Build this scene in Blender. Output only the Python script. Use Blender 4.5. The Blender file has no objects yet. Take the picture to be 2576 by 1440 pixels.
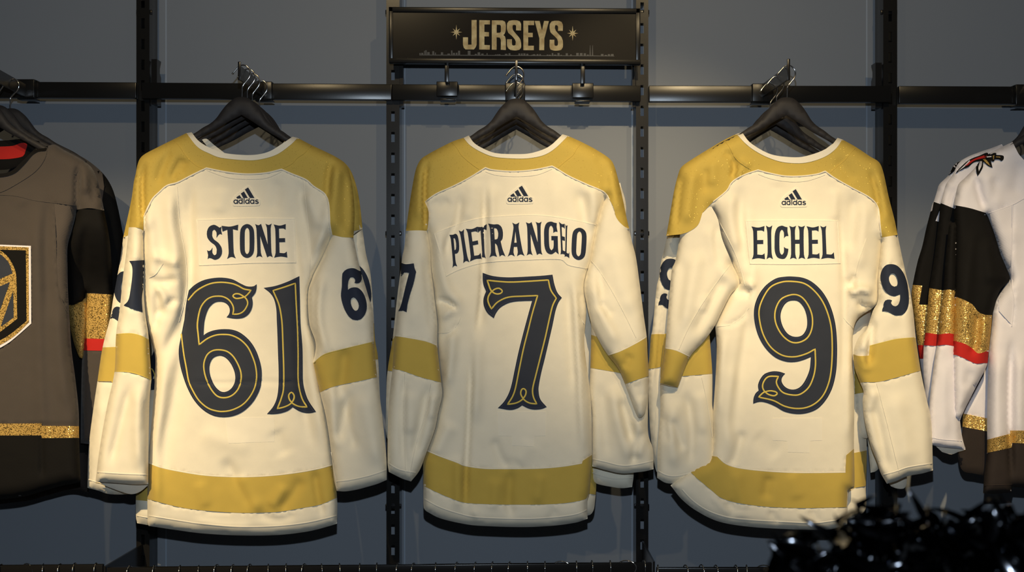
import bpy, math, random
import numpy as np
from mathutils import Vector
from mathutils.geometry import delaunay_2d_cdt
random.seed(7)

# ------------------------------------------------------------------ camera, light, exposure
F = 3050.0          # focal length in pixels of the 2576 px frame
CX, CY = 1288.0, 720.0
Z0 = 1.5            # eye height above the shop floor
scene = bpy.context.scene
col = scene.collection

cam_d = bpy.data.cameras.new('camera')
cam = bpy.data.objects.new('camera', cam_d)
col.objects.link(cam)
cam.location = (0, 0, Z0)
cam.rotation_euler = (math.pi / 2, 0, 0)
cam_d.sensor_width = 36.0
cam_d.lens = 36.0 * F / 2576.0
cam_d.clip_start = 0.05
cam_d.dof.use_dof = True
cam_d.dof.focus_distance = 3.04
cam_d.dof.aperture_fstop = 3.4
scene.camera = cam

scene.view_settings.view_transform = 'Standard'
scene.view_settings.look = 'None'
scene.view_settings.gamma = 1.0
scene.view_settings.exposure = 0.0
scene.view_settings.use_curve_mapping = False

w = bpy.data.worlds.new('shop_dark')
scene.world = w
w.use_nodes = True
w.node_tree.nodes['Background'].inputs[0].default_value = (0.55, 0.62, 0.75, 1)
w.node_tree.nodes['Background'].inputs[1].default_value = 0.022

def lamp(kind, name, loc, energy, color, target=None, **kw):
    d = bpy.data.lights.new(name, kind)
    d.energy = energy
    d.color = color
    for k, v in kw.items():
        setattr(d, k, v)
    o = bpy.data.objects.new(name, d)
    col.objects.link(o)
    o.location = loc
    if target is not None:
        o.rotation_euler = (Vector(target) - Vector(loc)).to_track_quat('-Z', 'Y').to_euler()
    return o

WARM = (1.0, 0.765, 0.43)
WARM2 = (1.0, 0.74, 0.42)
COOL = (0.74, 0.87, 1.0)

def W(px, py, d):
    """pixel of the photograph at distance d from the lens -> place in the shop"""
    return ((px - CX) * d / F, d, Z0 + (CY - py) * d / F)

# the camera's own flash, 24 cm above the lens
lamp('POINT', 'camera_flash', (0.0, 0.02, Z0 + 0.24), 106, COOL, shadow_soft_size=0.012)
# track spots under the shop ceiling
def spot(name, x, tpx, tpy, e, ang, blend, y=0.25, z=1.75, c=WARM):
    lamp('SPOT', name, (x, y, Z0 + z), e, c, target=W(tpx, tpy, 3.1),
         shadow_soft_size=0.022, spot_size=math.radians(ang), spot_blend=blend)
spot('track_spot_middle', 0.32, 1610, 540, 325, 21.5, 1.0)
spot('track_spot_left', -1.5, 270, 1020, 590, 24, 1.0)
spot('track_spot_right', 0.50, 2280, 960, 400, 21, 1.0)
spot('track_spot_wash_left', -0.63, 760, 250, 62, 60, 0.9)
spot('track_spot_wash_right', 0.85, 2000, 250, 62, 60, 0.9)

# ------------------------------------------------------------------ materials
def new_mat(name):
    m = bpy.data.materials.new(name)
    m.use_nodes = True
    return m, m.node_tree, m.node_tree.nodes['Principled BSDF']

def mat_plain(name, c, rough=0.5, metal=0.0, coat=0.0, spec=None, bump=0.02):
    m, nt, b = new_mat(name)
    b.inputs['Base Color'].default_value = (*c, 1)
    b.inputs['Roughness'].default_value = rough
    b.inputs['Metallic'].default_value = metal
    b.inputs['Coat Weight'].default_value = coat
    if spec is not None:
        b.inputs['Specular IOR Level'].default_value = spec
    # faint procedural unevenness in the gloss
    tc = nt.nodes.new('ShaderNodeTexCoord')
    n = nt.nodes.new('ShaderNodeTexNoise')
    n.inputs['Scale'].default_value = 180
    bp = nt.nodes.new('ShaderNodeBump')
    bp.inputs['Strength'].default_value = bump
    bp.inputs['Distance'].default_value = 0.001
    nt.links.new(tc.outputs['Object'], n.inputs['Vector'])
    nt.links.new(n.outputs['Fac'], bp.inputs['Height'])
    nt.links.new(bp.outputs['Normal'], b.inputs['Normal'])
    return m

def mat_knit(name, c, rough=0.85, weave=420, strength=0.25, var=0.04, sheen=0.15, holes=False):
    """polyester knit: fine diagonal weave of small dimples"""
    m, nt, b = new_mat(name)
    b.inputs['Roughness'].default_value = rough
    b.inputs['Specular IOR Level'].default_value = 0.15
    b.inputs['Sheen Weight'].default_value = sheen
    tc = nt.nodes.new('ShaderNodeTexCoord')
    mp = nt.nodes.new('ShaderNodeMapping')
    mp.inputs['Rotation'].default_value = (0, math.radians(45), 0)
    mp.inputs['Scale'].default_value = (1, 0.05, 1)
    ck = nt.nodes.new('ShaderNodeTexVoronoi')
    ck.inputs['Scale'].default_value = weave
    ck.inputs['Randomness'].default_value = 0.0
    bp = nt.nodes.new('ShaderNodeBump')
    bp.inputs['Strength'].default_value = strength
    bp.inputs['Distance'].default_value = 0.0012
    nt.links.new(tc.outputs['Object'], mp.inputs['Vector'])
    nt.links.new(mp.outputs['Vector'], ck.inputs['Vector'])
    nt.links.new(ck.outputs['Distance'], bp.inputs['Height'])
    # soft larger wrinkles
    n2 = nt.nodes.new('ShaderNodeTexNoise')
    n2.inputs['Scale'].default_value = 9
    n2.inputs['Detail'].default_value = 2
    bp2 = nt.nodes.new('ShaderNodeBump')
    bp2.inputs['Strength'].default_value = 0.35
    bp2.inputs['Distance'].default_value = 0.02
    nt.links.new(tc.outputs['Object'], n2.inputs['Vector'])
    nt.links.new(n2.outputs['Fac'], bp2.inputs['Height'])
    nt.links.new(bp.outputs['Normal'], bp2.inputs['Normal'])
    nt.links.new(bp2.outputs['Normal'], b.inputs['Normal'])
    n = nt.nodes.new('ShaderNodeTexNoise')
    n.inputs['Scale'].default_value = 30
    mx = nt.nodes.new('ShaderNodeMix')
    mx.data_type = 'RGBA'
    mx.inputs[6].default_value = (*[x * (1 - var) for x in c], 1)
    mx.inputs[7].default_value = (*[min(1, x * (1 + var)) for x in c], 1)
    nt.links.new(tc.outputs['Object'], n.inputs['Vector'])
    nt.links.new(n.outputs['Fac'], mx.inputs[0])
    out = mx.outputs[2]
    if holes:
        rp = nt.nodes.new('ShaderNodeValToRGB')
        rp.color_ramp.elements[0].position = 0.22
        rp.color_ramp.elements[0].color = (0.22, 0.2, 0.18, 1)
        rp.color_ramp.elements[1].position = 0.30
        rp.color_ramp.elements[1].color = (1, 1, 1, 1)
        mu = nt.nodes.new('ShaderNodeMix')
        mu.data_type = 'RGBA'
        mu.blend_type = 'MULTIPLY'
        mu.inputs[0].default_value = 1.0
        nt.links.new(ck.outputs['Distance'], rp.inputs['Fac'])
        nt.links.new(out, mu.inputs[6])
        nt.links.new(rp.outputs['Color'], mu.inputs[7])
        out = mu.outputs[2]
    nt.links.new(out, b.inputs['Base Color'])
    return m

def mat_glitter(name, c, dens=650, amt=0.5, rough=0.45, base_rough=0.8, flake=0.5):
    """cloth with tiny reflective flakes: cell normals scattered, some cells brighter"""
    m, nt, b = new_mat(name)
    tc = nt.nodes.new('ShaderNodeTexCoord')
    v = nt.nodes.new('ShaderNodeTexVoronoi')
    v.inputs['Scale'].default_value = dens
    nt.links.new(tc.outputs['Object'], v.inputs['Vector'])
    geo = nt.nodes.new('ShaderNodeNewGeometry')
    sub = nt.nodes.new('ShaderNodeVectorMath')
    sub.operation = 'SUBTRACT'
    sub.inputs[1].default_value = (0.5, 0.5, 0.5)
    sc = nt.nodes.new('ShaderNodeVectorMath')
    sc.operation = 'SCALE'
    sc.inputs['Scale'].default_value = 0.9
    ad = nt.nodes.new('ShaderNodeVectorMath')
    nm = nt.nodes.new('ShaderNodeVectorMath')
    nm.operation = 'NORMALIZE'
    nt.links.new(v.outputs['Color'], sub.inputs[0])
    nt.links.new(sub.outputs[0], sc.inputs[0])
    nt.links.new(sc.outputs[0], ad.inputs[0])
    nt.links.new(geo.outputs['Normal'], ad.inputs[1])
    nt.links.new(ad.outputs[0], nm.inputs[0])
    mt = nt.nodes.new('ShaderNodeMath')
    mt.operation = 'LESS_THAN'
    mt.inputs[1].default_value = amt
    sp = nt.nodes.new('ShaderNodeSeparateColor')
    nt.links.new(v.outputs['Color'], sp.inputs[0])
    nt.links.new(sp.outputs[0], mt.inputs[0])
    g = nt.nodes.new('ShaderNodeBsdfGlossy')
    g.inputs['Color'].default_value = (min(1, c[0] * 1.6), min(1, c[1] * 1.6), min(1, c[2] * 1.8), 1)
    g.inputs['Roughness'].default_value = rough
    nt.links.new(nm.outputs[0], g.inputs['Normal'])
    b.inputs['Base Color'].default_value = (*c, 1)
    b.inputs['Roughness'].default_value = base_rough
    b.inputs['Specular IOR Level'].default_value = 0.2
    mix = nt.nodes.new('ShaderNodeMixShader')
    fa = nt.nodes.new('ShaderNodeMath')
    fa.operation = 'MULTIPLY'
    fa.inputs[1].default_value = flake
    nt.links.new(mt.outputs[0], fa.inputs[0])
    nt.links.new(fa.outputs[0], mix.inputs[0])
    nt.links.new(b.outputs[0], mix.inputs[1])
    nt.links.new(g.outputs[0], mix.inputs[2])
    nt.links.new(mix.outputs[0], nt.nodes['Material Output'].inputs['Surface'])
    return m

M = {}
M['cream'] = mat_knit('cream_knit', (0.82, 0.755, 0.605))
M['cream_rib'] = mat_knit('cream_rib', (0.82, 0.76, 0.62), weave=900, strength=0.1)
M['plate'] = mat_knit('cream_twill', (0.83, 0.77, 0.63), weave=700, strength=0.12)
M['lining'] = mat_knit('cream_lining_shaded', (0.70, 0.62, 0.50), weave=500)  # cream darkened to tan: shade inside the cuffs put into the colour
M['gold'] = mat_glitter('old_gold_cloth', (0.54, 0.39, 0.082), dens=800, amt=0.02, rough=0.4, flake=0.35)
M['gold_flat'] = mat_knit('old_gold_knit', (0.54, 0.39, 0.082), weave=420)
M['navy'] = mat_knit('navy_twill', (0.021, 0.028, 0.050), rough=0.7, weave=800, strength=0.1, sheen=0.0)
M['charcoal_twill'] = mat_knit('charcoal_twill', (0.031, 0.036, 0.050), rough=0.7, weave=800, strength=0.1, sheen=0.0)
M['thread'] = mat_knit('gold_thread', (0.62, 0.48, 0.10), rough=0.6, weave=900, strength=0.3)
M['stitch'] = mat_knit('navy_stitch', (0.065, 0.065, 0.09), rough=0.6, weave=900, strength=0.3)
M['grey'] = mat_knit('charcoal_knit', (0.066, 0.055, 0.048), weave=420, strength=0.35)
M['grey_mesh'] = mat_knit('charcoal_mesh', (0.076, 0.063, 0.055), weave=230, strength=0.3, holes=True)
M['black'] = mat_knit('black_knit', (0.006, 0.0055, 0.0052), weave=420, sheen=0.0)
M['brown'] = mat_knit('dark_hem_knit', (0.030, 0.023, 0.020), weave=420, sheen=0.0)
M['white'] = mat_knit('white_knit', (0.74, 0.71, 0.75), weave=420)
M['white_mesh'] = mat_knit('white_mesh', (0.70, 0.67, 0.70), weave=230, holes=True)
M['red'] = mat_knit('red_knit', (0.47, 0.022, 0.018), weave=600, sheen=0.0)
M['glitter'] = mat_glitter('gold_glitter_band', (0.47, 0.30, 0.085), dens=620, amt=0.34, rough=0.28, flake=0.85)
M['hanger'] = mat_plain('black_painted_wood', (0.026, 0.024, 0.025), rough=0.62, spec=0.3)
M['chrome'] = mat_plain('chrome_wire', (0.85, 0.83, 0.8), rough=0.12, metal=1.0)
M['darkwire'] = mat_plain('dark_wire', (0.10, 0.09, 0.08), rough=0.25, metal=1.0)
M['steel'] = mat_plain('black_powder_coat', (0.010, 0.0095, 0.009), rough=0.24, spec=0.26)
M['steel_edge'] = mat_plain('black_satin_steel', (0.011, 0.0105, 0.0105), rough=0.2, spec=0.35)
M['sign'] = mat_plain('sign_panel', (0.009, 0.0075, 0.0065), rough=0.16, spec=0.3, bump=0.0)
M['skyline'] = mat_plain('sign_print_grey', (0.035, 0.033, 0.028), rough=0.5)
M['core'] = mat_plain('black_core', (0.004, 0.004, 0.004), rough=0.9, spec=0.1)
M['foil'] = mat_plain('black_foil', (0.022, 0.023, 0.026), rough=0.14, metal=1.0)

def mat_signgold():
    m, nt, b = new_mat('mottled_gold_print')
    tc = nt.nodes.new('ShaderNodeTexCoord')
    n = nt.nodes.new('ShaderNodeTexNoise')
    n.inputs['Scale'].default_value = 55
    n.inputs['Detail'].default_value = 6
    r = nt.nodes.new('ShaderNodeValToRGB')
    e = r.color_ramp.elements
    e[0].position = 0.34
    e[0].color = (0.36, 0.24, 0.075, 1)
    e[1].position = 0.68
    e[1].color = (0.62, 0.50, 0.24, 1)
    nt.links.new(tc.outputs['Object'], n.inputs['Vector'])
    nt.links.new(n.outputs['Fac'], r.inputs['Fac'])
    nt.links.new(r.outputs['Color'], b.inputs['Base Color'])
    b.inputs['Roughness'].default_value = 0.5
    return m
M['signgold'] = mat_signgold()

def mat_wall():
    m, nt, b = new_mat('painted_wall')
    tc = nt.nodes.new('ShaderNodeTexCoord')
    n = nt.nodes.new('ShaderNodeTexNoise')
    n.inputs['Scale'].default_value = 3
    mx = nt.nodes.new('ShaderNodeMix')
    mx.data_type = 'RGBA'
    mx.inputs[6].default_value = (0.208, 0.228, 0.258, 1)
    mx.inputs[7].default_value = (0.222, 0.242, 0.272, 1)
    nt.links.new(tc.outputs['Object'], n.inputs['Vector'])
    nt.links.new(n.outputs['Fac'], mx.inputs[0])
    nt.links.new(mx.outputs[2], b.inputs['Base Color'])
    b.inputs['Roughness'].default_value = 0.55
    b.inputs['Specular IOR Level'].default_value = 0.25
    return m
M['wall'] = mat_wall()
M['lit_wall_seam'] = mat_plain('lit_wall_seam_edge', (0.30, 0.35, 0.42), rough=0.4)  # paler than the wall: light caught on panel edges, put into the colour
M['floor'] = mat_plain('shop_floor', (0.03, 0.028, 0.027), rough=0.5)

# ------------------------------------------------------------------ scene objects
ORG = {}
def thing(name, label, cat, loc, group=None):
    o = bpy.data.objects.new(name, None)
    col.objects.link(o)
    o.location = loc
    o.empty_display_size = 0.05
    o['label'] = label
    o['category'] = cat
    if group:
        o['group'] = group
    ORG[o.name] = Vector(loc)
    return o

def org(parent):
    p = parent
    while p is not None and p.parent is not None:
        p = p.parent
    return ORG.get(p.name, Vector((0, 0, 0))) if p is not None else Vector((0, 0, 0))

def obj(name, verts, faces, mat, parent=None, smooth=True, label=None, sharp=None, kind=None):
    me = bpy.data.meshes.new(name)
    if parent is None:
        # a mesh of its own: origin at the middle of its underside
        a = np.array(verts, dtype=float)
        oo = Vector(((a[:, 0].min() + a[:, 0].max()) / 2, (a[:, 1].min() + a[:, 1].max()) / 2, a[:, 2].min()))
    else:
        oo = org(parent)
    o3 = np.array(verts, dtype=float) - np.array(oo)
    me.from_pydata(o3.tolist(), [], faces)
    me.materials.append(mat)
    if smooth:
        me.polygons.foreach_set('use_smooth', [True] * len(me.polygons))
    me.update()
    o = bpy.data.objects.new(name, me)
    col.objects.link(o)
    if parent is not None:
        o.parent = parent
    else:
        o.location = oo
        ORG[o.name] = oo
    if label:
        o['label'] = label
    if kind:
        o['kind'] = kind
    return o

def tag(o, label, cat, group=None):
    o['label'] = label
    o['category'] = cat
    if group:
        o['group'] = group
    return o

# ---- point lists traced in pixels: "x,y x,y* ..." where * is a corner
def pts(s, ox=0.0, oy=0.0, k=1.0):
    out = []
    for t in s.split():
        c = t.endswith('*')
        x, y = t.rstrip('*').split(',')
        out.append((ox + float(x) / k, oy + float(y) / k, c))
    return out

def smooth_path(p, closed=True, step=6.0):
    """centripetal-like Catmull-Rom through the points, broken at corners"""
    n = len(p)
    out = []
    rng = n if closed else n - 1
    for i in range(rng):
        p1, p2 = p[i], p[(i + 1) % n]
        p0 = p[i - 1] if (closed or i > 0) else p1
        p3 = p[(i + 2) % n] if (closed or i + 2 < n) else p2
        a1 = np.array(p1[:2]); a2 = np.array(p2[:2])
        L = np.linalg.norm(a2 - a1)
        if L < 1e-6:
            continue
        t1 = (a2 - a1) if p1[2] else 0.5 * (a2 - np.array(p0[:2]))
        t2 = (a2 - a1) if p2[2] else 0.5 * (np.array(p3[:2]) - a1)
        for t_, other in ((t1, 0), (t2, 1)):
            l = np.linalg.norm(t_)
            if l > 1.2 * L:
                t_ *= 1.2 * L / l
        m = max(1, int(round(L / step)))
        for j in range(m):
            t = j / m
            h = ((2*t**3 - 3*t**2 + 1) * a1 + (t**3 - 2*t**2 + t) * t1 + (-2*t**3 + 3*t**2) * a2 + (t**3 - t**2) * t2)
            out.append((h[0], h[1]))
    if not closed:
        out.append(tuple(p[-1][:2]))
    return np.array(out)

def P(s, ox=0.0, oy=0.0, k=1.0, closed=True, step=6.0):
    return smooth_path(pts(s, ox, oy, k), closed, step)

def seg_dist(Q, A, B):
    """distance of every point Q to the nearest segment AB; also index"""
    best = np.full(len(Q), 1e9)
    idx = np.zeros(len(Q), int)
    tt = np.zeros(len(Q))
    side = np.zeros(len(Q))
    for i in range(len(A)):
        ab = B[i] - A[i]
        L2 = max(1e-9, ab @ ab)
        q = Q - A[i]
        t = np.clip((q @ ab) / L2, 0, 1)
        d = np.hypot(q[:, 0] - t * ab[0], q[:, 1] - t * ab[1])
        m = d < best
        best[m] = d[m]
        idx[m] = i
        tt[m] = t[m]
        side[m] = (ab[0] * q[m, 1] - ab[1] * q[m, 0])
    return best, idx, tt, side

def inside(Q, polys):
    r = np.zeros(len(Q), bool)
    for p in polys:
        x, y = Q[:, 0], Q[:, 1]
        n = len(p)
        for i in range(n):
            x1, y1 = p[i]
            x2, y2 = p[(i + 1) % n]
            if y1 == y2:
                continue
            c = ((y1 > y) != (y2 > y)) & (x < (x2 - x1) * (y - y1) / (y2 - y1) + x1)
            r ^= c
    return r

def shrink(poly, a):
    """offset a closed polygon inwards by a pixels"""
    t = np.roll(poly, -1, 0) - np.roll(poly, 1, 0)
    t = t / np.maximum(1e-6, np.linalg.norm(t, axis=1))[:, None]
    nr = np.stack([-t[:, 1], t[:, 0]], 1)
    area = np.sum(poly[:, 0] * np.roll(poly[:, 1], -1) - np.roll(poly[:, 0], -1) * poly[:, 1])
    return poly + nr * a * (1 if area > 0 else -1)

def cut_bases():
    for o, S, sp, oo in BASES:
        vs, fs = tri_region(S.o, None, sp, S.minus)
        a = vs[fs]
        cr = (a[:, 1, 0] - a[:, 0, 0]) * (a[:, 2, 1] - a[:, 0, 1]) - (a[:, 2, 0] - a[:, 0, 0]) * (a[:, 1, 1] - a[:, 0, 1])
        flip = cr > 0
        fs[flip] = fs[flip][:, ::-1]
        n = len(vs)
        fr, bk, mid = S.front(vs), S.back(vs), S.base(vs)
        # where another cloth panel is sewn over it, the layer below lies a little deeper
        und = np.zeros(n, bool)
        for p in S.minus:
            und |= inside(vs, [p])
        fr = np.where(und, mid - np.maximum(mid - fr - 0.005, 0), fr)
        bk = np.where(und, mid + np.maximum(bk - mid - 0.005, 0), bk)
        V = np.vstack([to_world(vs, fr), to_world(vs, bk)]) - np.array(oo)
        Fc = [tuple(int(i) for i in f) for f in fs] + [tuple(int(i) + n for i in f[::-1]) for f in fs]
        me = o.data
        me.from_pydata(V.tolist(), [], Fc)
        me.polygons.foreach_set('use_smooth', [True] * len(me.polygons))
        me.update()

class Surf:
    """a hanging layer of cloth: front and back sheet, rounded towards its free edges, with folds"""
    def __init__(s, outline, d, T=0.05, w=26, open_=(), folds=(), tilt=None, wav=0.0, und=None):
        s.o = outline
        s.minus = []
        s.d, s.T, s.w, s.tilt, s.wav = d, T, w, tilt, wav
        A = outline
        B = np.roll(outline, -1, axis=0)
        keep = np.ones(len(A), bool)
        for op in open_:
            mid = (A + B) / 2
            dd, _, _, _ = seg_dist(mid, op[:-1], op[1:])
            keep &= dd > 3.0
        s.A, s.B = A[keep], B[keep]
        s.folds = []
        for f in folds:
            path = P(f[0], closed=False, step=10)
            seg = np.linalg.norm(path[1:] - path[:-1], axis=1)
            cum = np.concatenate([[0], np.cumsum(seg)])
            wl = f[2]
            wr = f[3] if len(f) > 3 else f[2]
            s.folds.append((path, cum, f[1] * 0.0017, wl, wr))
    def base(s, Q):
        d = np.full(len(Q), s.d)
        if s.tilt is not None:
            y0, y1, dd = s.tilt
            t = np.clip((Q[:, 1] - y0) / (y1 - y0), 0, 1)
            d = d + dd * (3 * t * t - 2 * t * t * t)
        return d
    def prof(s, Q):
        if len(s.A) == 0:
            return np.ones(len(Q))
        e, _, _, _ = seg_dist(Q, s.A, s.B)
        e = np.clip(e / s.w, 0, 1)
        return np.sqrt(np.clip(1 - (1 - e) ** 2, 0, 1))
    def relief(s, Q):
        h = np.zeros(len(Q))
        for path, cum, amp, wl, wr in s.folds:
            m = (Q[:, 0] > path[:, 0].min() - 4 * max(wl, wr)) & (Q[:, 0] < path[:, 0].max() + 4 * max(wl, wr)) & \
                (Q[:, 1] > path[:, 1].min() - 4 * max(wl, wr)) & (Q[:, 1] < path[:, 1].max() + 4 * max(wl, wr))
            if not m.any():
                continue
            q = Q[m]
            dd, i, t, side = seg_dist(q, path[:-1], path[1:])
            L = cum[-1]
            u = (cum[i] + t * (cum[i + 1] - cum[i])) / L
            taper = np.clip(np.minimum(u, 1 - u) / 0.22, 0, 1)
            taper = taper * taper * (3 - 2 * taper)
            ww = np.where(side > 0, wl, wr)
            h[m] += amp * np.exp(-(dd / ww) ** 2) * taper
        if s.wav:
            x, y = Q[:, 0], Q[:, 1]
            h += s.wav * 0.001 * (np.sin(x / 33 + 1.7 * np.sin(y / 210)) + 0.6 * np.sin(x / 19 + y / 160 + 2 * np.sin(y / 130)) + 0.5 * np.sin(y / 57 + x / 90))
        return h
    def front(s, Q):
        p = s.prof(Q)
        return s.base(Q) - p * (s.T / 2 + s.relief(Q))
    def back(s, Q):
        return s.base(Q) + s.prof(Q) * s.T / 2

def to_world(Q, d):
    Q = np.asarray(Q)
    return np.stack([(Q[:, 0] - CX) * d / F, d, Z0 + (CY - Q[:, 1]) * d / F], axis=1)

def tri_region(outline, polys, sp, minus=None):
    """triangles filling outline (and inside polys if given), constrained to all the edges"""
    V, E = [], []
    def add(poly):
        n0 = len(V)
        for q in poly:
            V.append((float(q[0]), float(q[1])))
        n = len(poly)
        for i in range(n):
            E.append((n0 + i, n0 + (i + 1) % n))
    allp = polys if polys else [outline]
    bb0 = np.min([p.min(0) for p in allp], axis=0)
    bb1 = np.max([p.max(0) for p in allp], axis=0)
    bb0 = np.maximum(bb0, outline.min(0)); bb1 = np.minimum(bb1, outline.max(0))
    need_out = True
    if polys:
        need_out = not all(inside(p, [outline]).all() for p in polys)
        for p in polys:
            add(p)
    if need_out:
        add(outline)
    for p in (minus or []):
        add(p)
    xs = np.arange(bb0[0] + sp * 0.37, bb1[0], sp)
    ys = np.arange(bb0[1] + sp * 0.41, bb1[1], sp)
    if len(xs) and len(ys):
        gx, gy = np.meshgrid(xs, ys)
        gx = gx + (np.arange(len(ys)) % 2)[:, None] * sp * 0.5
        G = np.stack([gx.ravel(), gy.ravel()], 1)
        ok = inside(G, [outline])
        if polys:
            ok &= inside(G, polys)
        G = G[ok]
        if len(G):
            VV = np.array(V)
            EE = np.array(E)
            dd, _, _, _ = seg_dist(G, VV[EE[:, 0]], VV[EE[:, 1]])
            G = G[dd > sp * 0.45]
            for g in G:
                V.append((float(g[0]), float(g[1])))
    r = delaunay_2d_cdt([Vector(v) for v in V], E, [], 0, 1e-5)
    vs = np.array([(v[0], v[1]) for v in r[0]])
    fs = np.array([f for f in r[2] if len(f) == 3], int)
    c = vs[fs].mean(1)
    ok = inside(c, [outline]) if need_out else np.ones(len(c), bool)
    if polys:
        ok &= inside(c, polys)
    a = vs[fs]
    area = np.abs((a[:, 1, 0] - a[:, 0, 0]) * (a[:, 2, 1] - a[:, 0, 1]) - (a[:, 2, 0] - a[:, 0, 0]) * (a[:, 1, 1] - a[:, 0, 1]))
    ok &= area > 1e-3
    fs = fs[ok]
    used = np.unique(fs)
    re = -np.ones(len(vs), int)
    re[used] = np.arange(len(used))
    return vs[used], re[fs]

def boundary(fs):
    cnt = {}
    for f in fs:
        for i in range(3):
            a, b = int(f[i]), int(f[(i + 1) % 3])
            cnt[(a, b)] = 1
    return [(a, b) for (a, b) in cnt if (b, a) not in cnt]

BASES = []
def piece(name, parent, mat, S, region=None, off=0.0, wrap=False, sp=7.0, label=None, depth=0.0016):
    if region is None:
        # the cloth itself is cut once all the sewn-in panels are known (see cut_bases)
        me = bpy.data.meshes.new(name)
        me.materials.append(mat)
        o = bpy.data.objects.new(name, me)
        col.objects.link(o)
        o.parent = parent
        if label:
            o['label'] = label
        BASES.append((o, S, sp, org(parent)))
        S.minus = []
        return o
    if wrap or name in ('sleeve_number', 'crest', 'side_mesh'):
        q = region if isinstance(region, list) else [region]
        for p in q:
            S.minus.append(shrink(p, 1.2))
    polys = None
    if region is not None:
        polys = region if isinstance(region, list) else [region]
    vs, fs = tri_region(S.o, polys, sp)
    if len(fs) == 0:
        print('EMPTY PIECE', name)
        return None
    # orient towards the camera
    a = vs[fs]
    cr = (a[:, 1, 0] - a[:, 0, 0]) * (a[:, 2, 1] - a[:, 0, 1]) - (a[:, 2, 0] - a[:, 0, 0]) * (a[:, 1, 1] - a[:, 0, 1])
    flip = cr > 0
    fs[flip] = fs[flip][:, ::-1]
    fr = S.front(vs) - off
    n = len(vs)
    V = list(to_world(vs, fr))
    Fc = [tuple(int(i) for i in f) for f in fs]
    bd = boundary(fs)
    if region is None or wrap:
        bk = S.back(vs) + off
        V += list(to_world(vs, bk))
        Fc += [tuple(int(i) + n for i in f[::-1]) for f in fs]
        if off > 0:
            k = len(V)
            for a_, b_ in bd:
                q = np.array([vs[a_], vs[b_]])
                V += list(to_world(q, np.array([fr[a_], fr[b_]])))
                V += list(to_world(q, np.array([bk[a_], bk[b_]])))
                Fc.append((k + 1, k, k + 2, k + 3))
                k += 4
    else:
        k = len(V)
        for a_, b_ in bd:
            q = np.array([vs[a_], vs[b_]])
            V += list(to_world(q, np.array([fr[a_], fr[b_]])))
            V += list(to_world(q, np.array([fr[a_], fr[b_]]) + depth + off))
            Fc.append((k + 1, k, k + 2, k + 3))
            k += 4
    return obj(name, V, Fc, mat, parent, label=label)

def ribbon(name, parent, mat, S, path, width, off=0.003, closed=False, crown=0.0006, clip=True, label=None):
    """a narrow raised strip (piping, seam, stitched thread line) lying on the cloth"""
    paths = path if isinstance(path, list) else [path]
    V, Fc = [], []
    for p in paths:
        p = np.asarray(p)
        n = len(p)
        if closed:
            t = np.roll(p, -1, 0) - np.roll(p, 1, 0)
        else:
            t = np.gradient(p, axis=0)
        L = np.linalg.norm(t, axis=1)
        L[L < 1e-6] = 1
        t /= L[:, None]
        nr = np.stack([-t[:, 1], t[:, 0]], 1)
        a = p + nr * width / 2
        b = p - nr * width / 2
        k = len(V)
        da, dm, db = S.front(a) - off * 0.4, S.front(p) - off - crown, S.front(b) - off * 0.4
        wa, wm, wb = to_world(a, da), to_world(p, dm), to_world(b, db)
        for i in range(n):
            V += [wa[i], wm[i], wb[i]]
        ok = inside(p, [S.o]) if clip else np.ones(n, bool)
        for i in range(n if closed else n - 1):
            j = (i + 1) % n
            if not (ok[i] and ok[j]):
                continue
            Fc.append((k + 3*i, k + 3*i + 1, k + 3*j + 1, k + 3*j))
            Fc.append((k + 3*i + 1, k + 3*i + 2, k + 3*j + 2, k + 3*j + 1))
    if not Fc:
        return None
    return obj(name, V, Fc, mat, parent, label=label)

# ---- solid helpers
def box(V, Fc, x0, x1, y0, y1, z0, z1, bev=0.0):
    k = len(V)
    if bev <= 0:
        V += [(x, y, z) for z in (z0, z1) for y in (y0, y1) for x in (x0, x1)]
        Fc += [(k, k+2, k+3, k+1), (k+4, k+5, k+7, k+6), (k, k+1, k+5, k+4), (k+2, k+6, k+7, k+3), (k, k+4, k+6, k+2), (k+1, k+3, k+7, k+5)]
        return
    import bmesh
    bm = bmesh.new()
    r = bmesh.ops.create_cube(bm, size=1.0)
    for v in bm.verts:
        v.co = ((x0 + x1) / 2 + v.co.x * (x1 - x0), (y0 + y1) / 2 + v.co.y * (y1 - y0), (z0 + z1) / 2 + v.co.z * (z1 - z0))
    bmesh.ops.bevel(bm, geom=list(bm.edges), offset=bev, segments=2, affect='EDGES', profile=0.6)
    bm.verts.index_update()
    V += [tuple(v.co) for v in bm.verts]
    Fc += [tuple(v.index + k for v in f.verts) for f in bm.faces]
    bm.free()

def tube(V, Fc, path, r, seg=8, caps=True):
    path = [Vector(p) for p in path]
    n = len(path)
    k = len(V)
    t0 = (path[1] - path[0]).normalized()
    ref = Vector((0, 1, 0)) if abs(t0.y) < 0.9 else Vector((0, 0, 1))
    for i, p in enumerate(path):
        t = (path[min(i + 1, n - 1)] - path[max(i - 1, 0)]).normalized()
        a = t.cross(ref).normalized()
        b = a.cross(t).normalized()
        rr = r[i] if isinstance(r, (list, tuple)) else r
        for j in range(seg):
            an = 2 * math.pi * j / seg
            V.append(tuple(p + a * math.cos(an) * rr + b * math.sin(an) * rr))
    for i in range(n - 1):
        for j in range(seg):
            j2 = (j + 1) % seg
            Fc.append((k + i*seg + j, k + i*seg + j2, k + (i+1)*seg + j2, k + (i+1)*seg + j))
    if caps:
        Fc.append(tuple(k + j for j in range(seg))[::-1])
        Fc.append(tuple(k + (n-1)*seg + j for j in range(seg)))

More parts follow.
